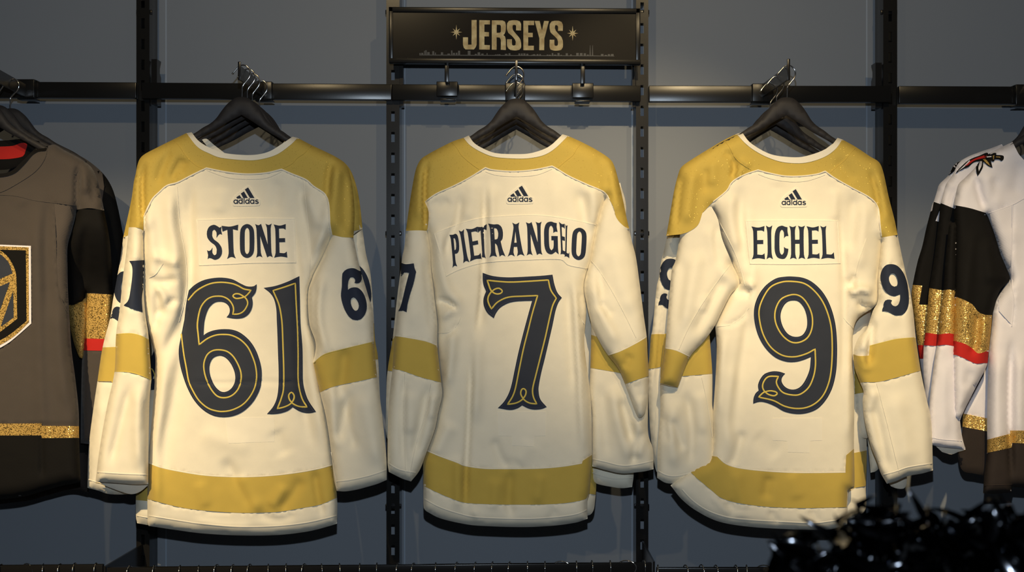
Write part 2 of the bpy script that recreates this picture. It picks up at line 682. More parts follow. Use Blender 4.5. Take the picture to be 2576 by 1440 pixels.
def sharp30(o):
    me = o.data
    try:
        me.set_sharp_from_angle(angle=math.radians(35))
    except Exception:
        pass
    return o

# distances of the layers from the lens
D_WALL = 3.41
D_RAIL = 3.285
D_UP = 3.31
Z = lambda py, d: Z0 + (CY - py) * d / F
X = lambda px, d: (px - CX) * d / F

# ------------------------------------------------------------------ wall and floor
V, Fc = [], []
box(V, Fc, -2.6, 2.6, D_WALL, D_WALL + 0.08, 0, 3.0)
o = obj('wall_back', V, Fc, M['wall'], None, smooth=False); o['kind'] = 'structure'
V, Fc = [], []
box(V, Fc, -2.6, 2.6, -1.2, D_WALL + 0.08, -0.05, 0)
o = obj('floor', V, Fc, M['floor'], None, smooth=False); o['kind'] = 'structure'
for i, (px) in enumerate((418, 1018, 1590, 2180)):
    V, Fc = [], []
    x = X(px, D_WALL)
    box(V, Fc, x - 0.0018, x + 0.0018, D_WALL - 0.0012, D_WALL + 0.001, 0.0, 3.0)
    o = obj('trim_%d' % (i + 1), V, Fc, M['lit_wall_seam'], None, smooth=False); o['kind'] = 'structure'

# ------------------------------------------------------------------ slotted uprights
def upright(px0, px1, label, slot_y0, pitch=52.0, side=0):
    x0, x1 = X(px0, D_UP), X(px1, D_UP)
    xm = (x0 + x1) / 2
    t = thing('slotted_upright', label, 'shelving post', (xm, D_UP, 0), 'slotted uprights on the wall')
    dp = 0.075
    th = 0.002
    zt, zb = 2.45, 0.0
    # front plate with a real column of slots
    V, Fc = [], []
    hw = 0.0048
    xs0, xs1 = xm - hw, xm + hw
    box(V, Fc, x0, xs0, D_UP, D_UP + th, zb, zt)
    box(V, Fc, xs1, x1, D_UP, D_UP + th, zb, zt)
    z = Z(slot_y0, D_UP)
    pz = pitch * D_UP / F
    while z < zt:
        z += pz
    prev = zt
    while z > zb:
        if z < zt - 0.03:
            box(V, Fc, xs0, xs1, D_UP, D_UP + th, z, prev)   # bridge above the slot
            prev = z - 0.028
        z -= pz
    box(V, Fc, xs0, xs1, D_UP, D_UP + th, zb, prev)
    sharp30(obj('face_plate', V, Fc, M['steel'], t, smooth=False))
    for xa in (x0, x1 - th):
        V, Fc = [], []
        box(V, Fc, xa, xa + th, D_UP + th, D_UP + dp, zb, zt)
        obj('side_plate', V, Fc, M['steel_edge'], t, smooth=False)
    for py in (28, 587, 1277):
        V, Fc = [], []
        zz = Z(py, D_UP)
        box(V, Fc, x0 - 0.004, x1 + 0.004, D_UP + 0.01, D_UP + 0.022, zz - 0.006, zz + 0.006, 0.0015)
        obj('collar_bolt', V, Fc, M['steel_edge'], t)
    # wall feet
    V, Fc = [], []
    for zz in (0.4, 2.3):
        box(V, Fc, xm - 0.01, xm + 0.01, D_UP + th, D_WALL, zz - 0.02, zz + 0.02)
    obj('wall_mount', V, Fc, M['steel_edge'], t, smooth=False)
    return t
upright(343, 376, 'black slotted steel upright between the charcoal jersey and the left cream jersey', 98)
upright(972, 1005, 'black slotted steel upright under the left end of the sign', 72)
upright(1600, 1631, 'black slotted steel upright under the right end of the sign', 58)
upright(2222, 2257, 'black slotted steel upright behind the right sleeve of the number 9 jersey', 80)

# ------------------------------------------------------------------ hang rails
def rail(px0, px1, y0, y1, h, label, d=D_RAIL):
    """square tube rail with closed ends and a bracket tongue at each end"""
    za, zb = Z((y0), d), Z((y1), d)
    x0, x1 = X(px0, d), X(px1, d)
    hh = h * d / F
    import bmesh
    V, Fc = [], []
    box(V, Fc, x0, x1, d, d + 0.022, 0, hh, 0.0022)
    V = [(x, y, z - hh + za + (zb - za) * (x - x0) / (x1 - x0)) for x, y, z in V]
    return tag(sharp30(obj('hang_rail', V, Fc, M['steel'], None)), label, 'rail', 'steel hang rails along the wall')
rail(-60, 342, 205, 207, 40, 'black steel hang rail at far left, above the charcoal jersey')
rail(356, 985, 207.5, 211.5, 40, 'black steel hang rail above the leftmost cream jersey')
rail(986, 1612, 211.5, 215, 40, 'black steel hang rail under the sign, above the middle jersey')
rail(1633, 2242, 215, 216, 41, 'black steel hang rail above the rightmost cream jersey')
rail(2262, 2660, 216, 218, 44, 'black steel hang rail at far right, above the white jerseys')

def rail_bracket(px, w_, y0, y1, label):
    x0 = X(px, D_RAIL + .03)
    V, Fc = [], []
    wd = w_ * 3.3 / F
    zt, zb = Z(y0, 3.32), Z(y1, 3.32)
    # plate with a hooked notch near its top: side outline extruded across
    prof = [(0.0, zb), (0.04, zb), (0.04, zt - 0.045), (0.028, zt - 0.035), (0.028, zt - 0.018), (0.04, zt), (0.0, zt)]
    k = 0
    n = len(prof)
    for xx in (x0, x0 + wd):
        V += [(xx, D_RAIL + 0.022 + p[0], p[1]) for p in prof]
    Fc = [tuple(range(n))[::-1], tuple(range(n, 2 * n))] + [(i, (i + 1) % n, n + (i + 1) % n, n + i) for i in range(n)]
    return tag(obj('rail_bracket', V, Fc, M['steel_edge'], None, smooth=False), label, 'bracket', 'rail end brackets')
rail_bracket(383, 14, 151, 264, 'black rail end bracket right of the leftmost upright')
rail_bracket(1006, 9, 158, 268, 'black rail end bracket right of the upright at the sign\'s left end')
rail_bracket(1590, 8, 162, 271, 'black rail end bracket left of the upright at the sign\'s right end')
rail_bracket(2200, 16, 160, 272, 'black rail end bracket left of the rightmost upright')

# ------------------------------------------------------------------ sign
t = thing('hanging_sign', 'long black framed sign reading JERSEYS in gold with a star at each end', 'sign',
          (X(1293, 3.25), 3.26, Z(155, 3.25)))
ds = 3.235
def SW(px, py, d=ds):
    return W(px, py, d)
def bar(name, pa, pb, h, d, dep, mat, parent, bev=0.0012, label=None):
    (xa, ya), (xb, yb) = pa, pb
    x0, x1 = X(xa, d), X(xb, d)
    za, zb = Z(ya, d), Z(yb, d)
    hh = h * d / F
    V, Fc = [], []
    box(V, Fc, x0, x1, d, d + dep, 0, hh, bev)
    V = [(x, y, z - hh + za + (zb - za) * (x - x0) / (x1 - x0)) for x, y, z in V]
    return sharp30(obj(name, V, Fc, mat, parent, label=label))
V, Fc = [], []
c4 = [(980, 24), (1606, 30), (1606, 153), (980, 150)]
for dd in (ds + 0.004, ds + 0.020):
    V += [SW(x, y, dd) for x, y in c4]
Fc = [(3, 2, 1, 0), (4, 5, 6, 7)] + [(i, (i + 1) % 4, 4 + (i + 1) % 4, 4 + i) for i in range(4)]
obj('sign_panel', V, Fc, M['sign'], t, smooth=False)
bar('frame_top', (978, 17), (1610, 21), 12, ds - 0.002, 0.026, M['steel'], t)
bar('frame_bottom', (978, 146), (1612, 150), 11, ds - 0.004, 0.028, M['steel'], t)
for xa, xb, ya in ((978, 988, 17), (1600, 1611, 21)):
    bar('frame_side', (xa, ya), (xb, ya), 136, ds - 0.002, 0.026, M['steel'], t)
# sign lettering, crops at (970,10) k=7.806 and (1280,10) k=7.156
def flat(name, polys, mat, d, parent, label=None, thick=0.0012, step=3.0):
    A = [p for p in polys]
    allp = np.concatenate(A)
    lo, hi = allp.min(0) - 2, allp.max(0) + 2
    o_ = np.array([[lo[0], lo[1]], [hi[0], lo[1]], [hi[0], hi[1]], [lo[0], hi[1]]])
    S_ = Surf(o_, d, T=0.0, w=1, open_=[np.vstack([o_, o_[:1]])])
    return piece(name, parent, mat, S_, region=A, off=0.0, wrap=False, sp=400, depth=thick, label=label)
a = (970, 10, 7.806)
b = (1280, 10, 7.156)
L = {}
sgn = [
 [P('1688,315* 1788,315* 1788,800 1770,850 1735,893* 1570,893* 1535,860 1520,800 1520,655* 1618,655* 1618,800* 1688,800*', *a)],
 [P('1840,318* 2050,322* 2050,402* 1940,402* 1940,550* 2030,555* 2030,638* 1940,638* 1940,805* 2048,810* 2045,898* 1838,895*', *a)],
 [P('2085,322* 2300,325 2345,350 2360,400 2358,530 2335,590 2312,610* 2345,640 2360,700 2362,905* 2262,900* 2262,700 2240,660 2180,655* 2180,900* 2085,898*', *a),
  P('2182,408* 2240,410 2262,425 2262,550 2240,565 2182,568*', *a)],
 [P('220,478* 130,475* 130,385 100,375 70,385 66,430 75,470 130,540 190,610 218,680 220,790 190,825 130,838 30,828 -10,800 -30,760 -32,635* 55,635* 60,740 90,750 120,740 125,680 110,640 50,570 -10,520 -32,460 -30,350 0,305 60,294 150,295 200,315 220,360', *b)],
 [P('262,302* 455,302* 455,382* 348,382* 348,520* 430,520* 430,598* 348,598* 348,752* 450,752* 450,832* 262,832*', *b)],
 [P('465,305* 555,305* 597,480* 635,305* 722,308* 640,620* 636,832* 548,832* 550,620*', *b)],
 [P('972,485* 885,485* 885,400 860,380 835,385 828,430 845,480 900,545 950,600 972,660 972,780 945,825 880,840 800,838 750,820 735,780 735,645* 820,645* 822,745 850,757 880,745 885,680 870,630 800,560 750,510 735,450 738,360 770,315 820,303 900,303 950,325 972,370', *b)],
]
for g in sgn:
    flat('letter', g, M['signgold'], ds + 0.0026, t)
def star(cx, cy, r1, r2, r3):
    q = []
    for i in range(16):
        an = math.pi / 2 + i * math.pi / 8
        r = (r1 if i % 8 == 0 else r2 if i % 8 == 4 else r3 if i % 4 == 2 else 4.6)
        q.append((cx + r * math.cos(an), cy - r * math.sin(an)))
    return np.array(q)
flat('star', [star(1148, 81, 19, 14.5, 13)], M['signgold'], ds + 0.0026, t)
flat('star', [star(1440.5, 84, 19, 14.5, 13)], M['signgold'], ds + 0.0026, t)
# faint printed skyline along the foot of the panel
random.seed(3)
sk = [(1055.0, 139.5)]
x = 1055.0
while x < 1545:
    wd = random.uniform(3, 10)
    h = random.uniform(2, 9) * (1.3 if 1060 < x < 1090 or 1110 < x < 1180 else 0.8)
    yb = 138 + (x - 1055) * 0.006
    if abs(x - 1489) < 6:
        sk += [(x, yb - 1), (x + 1, 114), (x + 2, 114), (x + 3, yb - 1)]
        x += 6
        continue
    if random.random() < 0.72:
        sk += [(x, yb - 0.6), (x, yb - h), (x + wd * .7, yb - h), (x + wd * .7, yb - 0.6)]
    x += wd
sk = [np.array(sk + [(x, 142.0)])]
flat('skyline_print', sk, M['skyline'], ds + 0.0030, t)
for px, y0, y1 in ((1124, 160, 207), (1466, 163, 211)):
    V, Fc = [], []
    x = X(px, 3.25)
    box(V, Fc, x - 0.0055, x + 0.0055, 3.245, 3.257, Z(y1, 3.25), Z(y0 - 6, 3.25), 0.001)
    rd = obj('support_rod', V, Fc, M['steel'], t)
    V, Fc = [], []
    x0, x1 = X(px - 26, 3.262), X(px + 27, 3.262)
    zt, zb = Z(y1 - 2, 3.262), Z(y1 + 35, 3.262)
    box(V, Fc, x0, x1, 3.262, 3.272, zb, zt, 0.0015)
    box(V, Fc, x0, x1, 3.272, D_RAIL + 0.03, zt - 0.003, zt, 0.0008)
    box(V, Fc, x0 + .008, x1 - .008, 3.272, D_RAIL + 0.03, zb - 0.009, zb - 0.005, 0.0008)
    obj('rail_clamp', V, Fc, M['steel'], t)

# ------------------------------------------------------------------ hook arms on the rail
def hook_arm(cx_, tipx, lip_y, label, y_clamp=(207, 250), clampw=(22, 22), d0=3.0):
    """clamp round the rail and a flat blade reaching forwards with an upturned lip"""
    dt = D_RAIL - 0.012
    t = thing('hook_arm', label, 'display arm', (X(cx_, dt), dt, Z(y_clamp[1], dt)), 'hook arms on the hang rails')
    V, Fc = [], []
    x0, x1 = X(cx_ - clampw[0], dt), X(cx_ + clampw[1], dt)
    zt, zb = Z(y_clamp[0] - 2, dt), Z(y_clamp[1], dt)
    box(V, Fc, x0, x1, dt, dt + 0.008, zb, zt, 0.002)
    box(V, Fc, x0, x1, dt + 0.008, D_RAIL + 0.028, zt - 0.003, zt, 0.001)
    box(V, Fc, x0, x1, dt + 0.008, D_RAIL + 0.028, zb - 0.003, zb, 0.001)
    obj('clamp', V, Fc, M['steel'], t)
    xa, xb = X(tipx, d0), X(cx_, dt)
    zt0 = Z0 + 0.545; zb0 = Z0 + 0.511
    hx = 0.0026
    V = []
    for (x, y) in ((xa, d0), (xb, dt)):
        for sx in (-hx, hx):
            V.append((x + sx, y, zb0)); V.append((x + sx, y, zt0))
    Fc = [(0, 1, 3, 2), (4, 6, 7, 5), (0, 4, 5, 1), (2, 3, 7, 6), (1, 5, 7, 3), (0, 2, 6, 4)]
    obj('blade', V, Fc, M['steel_edge'], t, smooth=False)
    V, Fc = [], []
    box(V, Fc, xa - 0.0033, xa + 0.0033, d0 - 0.006, d0 + 0.001, zb0 - 0.002, Z(lip_y, d0), 0.001)
    obj('end_lip', V, Fc, M['steel_edge'], t)
    return xa, xb
hook_arm(662, 603, 156, 'black hook arm and rail clamp holding the leftmost cream jerseys')
hook_arm(1295, 1299, 152, 'black hook arm and rail clamp below the sign, holding the middle jerseys', (210, 254), (24, 26))
hook_arm(1920, 1983, 149, 'black hook arm and rail clamp holding the rightmost cream jerseys', (212, 256), (27, 26))
hook_arm(62, -20, 165, 'black hook arm and rail clamp holding the charcoal jerseys', (201, 246), (22, 24))
hook_arm(2580, 2705, 150, 'black rail clamp cut off by the right edge of the photo', (214, 264), (24, 24))

# ------------------------------------------------------------------ hangers
HALF = '0,0 14,2 24,8 38,21 50,37 63,56 77,69 95,80 116,95 160,119 185,137 194,146 188,151* 170,142 104,104 67,85 30,62 0,45*'
def hanger_outline():
    hp = [(x, y, c) for x, y, c in pts(HALF)]
    left = [(-x, y, c) for x, y, c in hp[1:-1]][::-1]
    return smooth_path(hp + left, True, 5.0)
H_OUT = hanger_outline()
HOOK = [(0, 6), (0, -14), (0, -24), (3, -31), (9, -39), (15, -47), (18.5, -56), (18, -65), (14, -73), (6, -79), (-3, -79.5), (-11, -75), (-18, -67), (-25, -58)]
def hanger(px, py, d, rot, label, group, dz=0.0, hook_wide=1.0, yaw=0.0, mat='hanger', hook_mat='chrome', dpx=0):
    """px,py: top of the wooden body when seen at 3.03 m; deeper ones stand behind it"""
    d0 = 3.03
    cx_, _, cz = W(px, py, d0)
    root = thing('clothes_hanger', label, 'hanger', (cx_ + dpx * 0.001, d, cz + dz), group)
    o = H_OUT
    c, s_ = math.cos(math.radians(rot)), math.sin(math.radians(rot))
    cyw, syw = math.cos(math.radians(yaw)), math.sin(math.radians(yaw))
    def tr(x, y, dy):
        x, y = x * 0.001, y * 0.001
        X_ = c * x - s_ * y
        Y_ = s_ * x + c * y
        return (cx_ + dpx * 0.001 + X_ * cyw - dy * syw, d + dy * cyw + X_ * syw, cz + dz - Y_)
    vs, fs = tri_region(o, None, 12)
    ed, _, _, _ = seg_dist(vs, o, np.roll(o, -1, 0))
    th = 0.0065 * np.sqrt(np.clip(1 - (1 - np.clip(ed / 5.0, 0, 1)) ** 2, 0, 1)) * 0.75 + 0.0017
    a = vs[fs]
    cr = (a[:, 1, 0] - a[:, 0, 0]) * (a[:, 2, 1] - a[:, 0, 1]) - (a[:, 2, 0] - a[:, 0, 0]) * (a[:, 1, 1] - a[:, 0, 1])
    fs[cr > 0] = fs[cr > 0][:, ::-1]
    V = [tr(x, y, -t_) for (x, y), t_ in zip(vs, th)] + [tr(x, y, t_) for (x, y), t_ in zip(vs, th)]
    n = len(vs)
    Fc = [tuple(map(int, f)) for f in fs] + [tuple(int(i) + n for i in f[::-1]) for f in fs]
    Fc += [(b_, a_, a_ + n, b_ + n) for a_, b_ in boundary(fs)]
    obj('hanger_body', V, Fc, M[mat], root)
    V, Fc = [], []
    hp = smooth_path([(x * hook_wide, y, False) for x, y in HOOK], False, 3.0)
    tube(V, Fc, [tr(x, y, 0) for x, y in hp], 0.0017, 8)
    obj('wire_hook', V, Fc, M[hook_mat], root)
    V, Fc = [], []
    for an in range(0, 1):
        import bmesh
        bm = bmesh.new()
        bmesh.ops.create_uvsphere(bm, u_segments=10, v_segments=6, radius=0.0028)
        e = tr(hp[-1][0], hp[-1][1], 0)
        V = [(v.co.x + e[0], v.co.y + e[1], v.co.z + e[2]) for v in bm.verts]
        bm.verts.index_update()
        Fc = [tuple(v.index for v in f.verts) for f in bm.faces]
        bm.free()
    obj('ball_tip', V, Fc, M[hook_mat], root)
    return root
HG = {61: 'hangers in the number 61 stack', 7: 'hangers in the middle stack', 9: 'hangers in the number 9 stack'}
order = ['front', 'second', 'third', 'rearmost']
for i, (d, dz, rt) in enumerate(((3.03, 0, 1.8), (3.09, 0.001, 1.0), (3.15, -0.001, 0.5), (3.215, -0.006, 2.5))):
    hanger(609, 244, d, rt, 'black wooden hanger, %s of the four above the leftmost cream jersey' % order[i], HG[61], dz=dz, dpx=(0, 0, 0, 4)[i])
for i, (d, dz, rt) in enumerate(((3.03, 0, 0), (3.12, -0.003, 0.4), (3.205, -0.010, -0.3))):
    hanger(1299, 248, d, rt, 'black wooden hanger, %s of the three under the sign' % ('front', 'middle', 'rearmost')[i], HG[7], dz=dz)
for i, (d, dz, rt) in enumerate(((3.03, -0.002, 2.0), (3.125, -0.012, 1.0), (3.19, -0.018, -0.5))):
    hanger(1980, 243, d, rt, 'black wooden hanger, %s of the three above the rightmost cream jersey' % ('front', 'middle', 'rearmost')[i], HG[9], dz=dz, dpx=(0, -6, -8)[i])
hanger(-40, 252, 3.03, 0, 'black wooden hanger holding the front charcoal jersey, cut by the left edge', 'hangers in the charcoal stack')
hanger(-37, 254, 3.10, -1, 'black wooden hanger close behind the front one of the charcoal jersey', 'hangers in the charcoal stack')
hanger(-32, 252, 3.17, -2, 'black wooden hanger behind the charcoal jersey, its shoulder showing right of the others', 'hangers in the charcoal stack', hook_wide=1.3)
hanger(2655, 262, 3.03, -3, 'black wooden hanger of the front white jersey, cut off by the right edge', 'hangers in the white stack')
hanger(2660, 270, 3.12, -3, 'black wooden hanger behind the front one of the white jerseys', 'hangers in the white stack')

# ------------------------------------------------------------------ lettering shapes in a 100 x 100 cell
GL = {
 'I': ['0,0* 50,5 100,0* 84,14 80,30 80,72 84,86 100,100* 50,95 0,100* 16,86 20,72 20,30 16,14'],
 'E': ['0,0* 50,4 98,0* 95,17* 78,13 42,13* 42,42* 88,42* 88,54* 42,54* 42,86* 80,87 97,82* 100,100* 50,97 0,100* 12,86 12,14'],
 'L': ['0,0* 25,4 52,0* 44,15 42,86* 80,87 98,80* 100,100* 50,97 0,100* 12,86 12,14'],
 'T': ['0,2* 50,5 100,0* 97,17* 67,13* 67,84 80,100* 50,95 20,100* 33,84 33,14* 3,19*'],
 'N': ['0,0* 20,4 36,0* 72,62* 70,12 62,0* 82,4 100,0* 93,14 93,86 100,100* 82,96 66,100* 28,36* 29,86 38,100* 20,96 0,100* 7,86 7,14'],
 'O': ['50,0 84,7 99,24 99,76 84,93 50,100 16,93 1,76 1,24 16,7', '50,11 64,18 67,32 67,68 64,82 50,89 36,82 33,68 33,32 36,18'],
 'S': ['95,5* 93,16 99,28* 84,26 74,30 63,37* 64,23 50,14 37,19 35,31 47,42 76,52 96,66 98,82 83,95 54,101 30,97 14,96 6,99* 9,88 2,74* 16,76 28,73 37,66* 36,80 50,88 63,83 65,71 53,59 24,49 4,36 3,19 17,6 46,0 70,4 84,8'],
 'C': ['92,5* 92,17 99,31* 84,31 76,33 67,38* 66,20 52,12 39,19 35,34 35,66 39,81 52,88 66,80 67,64* 78,68 99,70* 93,86 76,98 50,100 18,94 2,76 0,50 2,24 18,6 50,0 74,3'],
 'G': ['94,4* 92,16 98,31* 82,30 67,34* 66,20 52,12 39,19 35,34 35,66 39,81 52,88 64,82 68,68 68,57* 52,57* 52,44* 98,44* 98,84 102,100* 80,92* 50,100 18,94 2,76 0,50 2,24 18,6 50,0 76,3'],
 'H': ['0,0* 22,4 44,0* 36,14 36,42* 64,42* 64,14 56,0* 78,4 100,0* 92,14 92,86 100,100* 78,96 56,100* 64,86 64,54* 36,54* 36,86 44,100* 22,96 0,100* 8,86 8,14'],
 'P': ['0,0* 40,3 72,3 93,12 99,31 93,52 72,61 42,61* 42,86 54,100* 27,96 0,100* 11,86 11,14', '42,14* 58,16 66,31 58,48 42,50*'],
 'R': ['0,0* 40,3 70,3 92,12 98,28 92,46 78,54* 86,78 100,100* 80,95 64,100* 53,66 40,59* 40,86 48,100* 24,96 0,100* 11,86 11,14', '40,14* 58,16 66,30 58,46 40,48*'],
 'A': ['28,0* 50,5 74,0* 68,14 90,86 100,100* 78,95 56,100* 61,88 57,72* 38,72* 35,88 42,100* 20,95 0,100* 11,86 36,14', '48,26* 55,60* 40,60*'],
}
def glyph(ch, quad):
    tl, tr_, br, bl = [np.array(q, float) for q in quad]
    out = []
    for s in GL[ch]:
        p = P(s, step=9)
        u, v = p[:, 0:1] / 100, p[:, 1:2] / 100
        out.append((1-u)*(1-v)*tl + u*(1-v)*tr_ + u*v*br + (1-u)*v*bl)
    return out
def Q4(ox, oy, k, *q):
    return [(ox + x / k, oy + y / k) for x, y in q]

def plate_edge(npl, S, region):
    ribbon('plate_edge', npl, M['cream_rib'], S, shrink(region, 1.5), 2.2, off=0.0026, closed=True, crown=0.0004)

# big numerals (traced once, navy cloth with a gold cord inset)
N6 = dict(o=(400, 660, 3.2733),
  out=['803,182* 803,212 793,252 764,290* 771,330 765,378 740,425 700,455 650,465 600,462 556,453* 575,430 583,400 575,365 545,335 505,325 460,332 420,365 395,410 375,480 368,550 366,603* 400,580 450,562 520,552 600,556 670,582 740,640 790,712 825,800 843,880 845,950 835,1030 800,1112 750,1180 680,1238 600,1270 520,1277 440,1262 360,1215 290,1140 235,1040 195,930 170,830 162,730 175,640 200,540 212,440 225,330 245,232* 290,190 350,155 420,135 510,127 600,140 670,175 720,198 760,201 785,196',
       '497,770 545,785 590,835 620,900 628,960 615,1010 585,1050 540,1070 500,1060 460,1020 430,960 415,900 418,840 445,790'],
  gold=[('185,590 192,660 205,760 225,870 245,980 280,1060 330,1140 400,1200 470,1225 530,1230 600,1218 680,1180 740,1120 785,1040 803,950 795,860 770,780 730,700 670,640 600,605 540,597 470,602 400,630 330,682* 322,600 315,520 325,440 345,370 385,315 430,288 480,280 530,285 575,310 605,350 615,390 608,430* 660,425 700,400 728,350 725,315 700,285 660,262 625,262 608,280 635,300 690,292 725,270 757,232* 700,222 650,195 600,177 520,167 440,174 370,200 300,245 240,315', False),
        ('497,722 560,735 610,775 650,840 675,910 675,980 650,1050 600,1100 540,1118 480,1105 430,1050 395,980 372,900 370,830 395,765 440,730', True)])
N1 = dict(o=(400, 660, 3.2733),
  out=['1155,115* 1160,300 1165,500 1180,700 1183,880 1185,980 1200,1060 1230,1140 1292,1232* 1250,1243 1200,1242 1150,1225 1100,1195* 1060,1225 1000,1245 940,1252 890,1250* 940,1190 970,1120 983,1030 985,900 980,750 975,600 970,480 965,380 945,300 910,250 862,212* 960,195 1060,160'],
  gold=[('1122,175* 1130,350 1140,550 1145,750 1145,950 1155,1040 1180,1130 1218,1193* 1160,1190 1110,1170 1075,1135 1068,1095 1090,1072 1112,1095 1110,1130 1085,1165 1040,1190 975,1208* 1005,1130 1025,1050 1028,900 1022,700 1015,520 1005,430 985,340 940,235* 1030,207', True)])
N7 = dict(o=(950, 660, 3.2733),
  out=['865,88* 930,110 1010,122 1100,125 1250,118 1350,112 1440,103* 1455,180 1480,250 1517,293* 1490,330 1465,400 1440,520 1410,650 1380,780 1350,900 1330,1000 1325,1060 1340,1130 1392,1193* 1350,1210 1290,1215 1240,1205 1190,1180* 1150,1205 1090,1218 990,1202* 1040,1150 1080,1080 1105,1000 1130,880 1160,740 1195,600 1235,450 1272,318* 1200,320 1130,325 1070,340 1010,375 975,420 957,462* 905,420 875,360 872,300 893,240* 872,190 865,140'],
  gold=[('902,150* 1000,160 1100,165 1250,158 1405,148* 1425,230 1470,297* 1440,360 1415,460 1380,620 1340,780 1305,920 1280,1020 1275,1070 1285,1120 1310,1168* 1250,1160 1205,1132 1178,1088 1185,1050 1204,1042 1222,1060 1218,1095 1190,1132 1140,1160 1070,1172* 1110,1110 1135,1040 1165,890 1200,720 1240,560 1275,420 1318,275* 1200,280 1100,285 1040,300 980,335 937,385* 915,340 908,300 925,260 960,225 1000,215 1027,238 1012,258 975,262 935,235', True)])
N9 = dict(o=(1600, 660, 3.2733),
  out=['1290,118 1380,130 1460,170 1540,250 1600,360 1640,500 1655,650 1655,800 1645,920 1615,1040 1560,1140 1490,1210 1400,1245 1310,1250 1220,1230 1150,1190 1080,1160 1020,1150 965,1165* 968,1120 985,1080 1010,1058* 1005,1010 1025,960 1060,920 1120,900 1180,902 1228,918* 1205,945 1198,980 1220,1020 1260,1045 1310,1048 1360,1020 1400,960 1430,880 1440,780* 1380,805 1310,822 1230,818 1140,780 1060,700 1005,600 975,480 975,370 1010,270 1070,190 1150,135 1220,120',
       '1290,315 1340,325 1385,380 1408,460 1405,540 1370,600 1310,615 1250,590 1205,520 1190,440 1210,370 1245,328'],
  gold=[('1290,160 1380,175 1450,220 1520,300 1570,400 1605,530 1615,680 1610,850 1590,980 1545,1090 1480,1160 1400,1198 1310,1205 1220,1185 1130,1140 1010,1112* 1050,1075 1100,1060 1150,1068 1163,1085 1135,1102 1080,1085 1045,1040 1050,990 1090,945 1172,942* 1155,985 1170,1030 1210,1075 1280,1095 1350,1090 1420,1035 1460,950 1478,850 1475,715* 1400,755 1300,780 1200,765 1110,700 1050,600 1020,490 1015,390 1050,290 1110,205 1200,165', True),
        ('1290,267 1360,285 1415,350 1450,440 1450,540 1415,620 1350,660 1280,660 1210,610 1160,530 1142,450 1155,370 1200,300', True)])
def numeral(root, S, N):
    o = N['o']
    outs = [P(s, *o, step=5) for s in N['out']]
    nb = piece('number', root, M['navy'], S, region=outs, off=0.0022, sp=7)
    golds = [P(s, *o, closed=c, step=4) for s, c in N['gold']]
    # charcoal field inside the cord
    if N is N6:
        g0 = golds[0]
        fld = [np.vstack([g0, golds[0][:1]])[:-1], golds[1]]
    else:
        fld = golds
    piece('number_field', nb, M['charcoal_twill'], S, region=fld, off=0.0028, sp=7)
    for g, (s, c) in zip(golds, N['gold']):
        ribbon('gold_cord', nb, M['thread'], S, g, 5.0, off=0.0042, closed=c)
    st = [shrink(outs[0], 4.0)] + [shrink(q, -4.0) for q in outs[1:]]
    for q in st:
        ribbon('edge_stitching', nb, M['stitch'], S, q, 1.5, off=0.0030, closed=True, crown=0.0003)
    return nb
def mini_num(root, S, N, quad, mat='navy', step=3):
    """sleeve numeral: the same figure mapped into a small quad"""
    o = N['o']
    outs = [P(s, *o, step=14) for s in N['out']]
    a = np.concatenate(outs)
    lo, hi = a.min(0), a.max(0)
    tl, tr_, br, bl = [np.array(q, float) for q in quad]
    res = []
    for p in outs:
        u = (p[:, 0:1] - lo[0]) / (hi[0] - lo[0]); v = (p[:, 1:2] - lo[1]) / (hi[1] - lo[1])
        res.append((1-u)*(1-v)*tl + u*(1-v)*tr_ + u*v*br + (1-u)*v*bl)
    return piece('sleeve_number', root, M[mat], S, region=res, off=0.0022, sp=6)

def logo(root, S, ox, oy, k=1.0, rot=0.0):
    """small three-bar mark with lower-case word on its cut-out patch; ox,oy: centre of the word's baseline"""
    c, s_ = math.cos(math.radians(rot)), math.sin(math.radians(rot))
    def T(s, step=2.5):
        p = P(s, step=step * 20)
        q = (p - np.array([1230, 1095])) / 20.575 * k
        return np.stack([ox + q[:, 0] * c - q[:, 1] * s_, oy + q[:, 0] * s_ + q[:, 1] * c], 1)
    patch = T('560,850 700,640 1330,150* 1420,190 1760,790 1940,860 1960,1120 1900,1200 600,1215 500,1130 490,960', 4)
    pp = piece('logo_patch', root, M['cream_rib'], S, region=patch, off=0.0016, sp=9)
    for s in ('725,755* 895,645* 990,795* 1010,820* 760,825*', '955,565* 1120,455* 1320,795* 1085,795*', '1165,355* 1335,245* 1665,795* 1430,795*'):
        piece('logo_bar', pp, M['navy'], S, region=T(s), off=0.0026, sp=9)
    def ring(cx, r=118, r2=66):
        return [T(' '.join('%.0f,%.0f' % (cx + rr * math.cos(a_ * math.pi / 5), 985 + rr * 0.98 * math.sin(a_ * math.pi / 5)) for a_ in range(10)), 1.5) for rr in (r, r2)]
    def rc(x0, y0, x1, y1):
        return T('%d,%d* %d,%d* %d,%d* %d,%d*' % (x0, y0, x1, y0, x1, y1, x0, y1))
    for cx in (690, 945, 1290, 1545):
        piece('logo_letter', pp, M['navy'], S, region=ring(cx), off=0.0026, sp=9)
    stems = [rc(762, 875, 812, 1095), rc(1000, 800, 1050, 1095), rc(1098, 800, 1146, 1095), rc(1360, 800, 1410, 1095), rc(1610, 875, 1660, 1095)]
    for q in stems:
        piece('logo_stem', pp, M['navy'], S, region=q, off=0.0028, sp=9)
    piece('logo_letter', pp, M['navy'], S, region=T('1868,905* 1850,930* 1800,918 1758,925 1760,945 1830,965 1880,1000 1880,1060 1830,1098 1760,1100 1690,1070* 1715,1035* 1770,1055 1825,1050 1830,1030 1760,1005 1705,975 1700,915 1750,880 1810,872', 1.5), off=0.0026, sp=9)

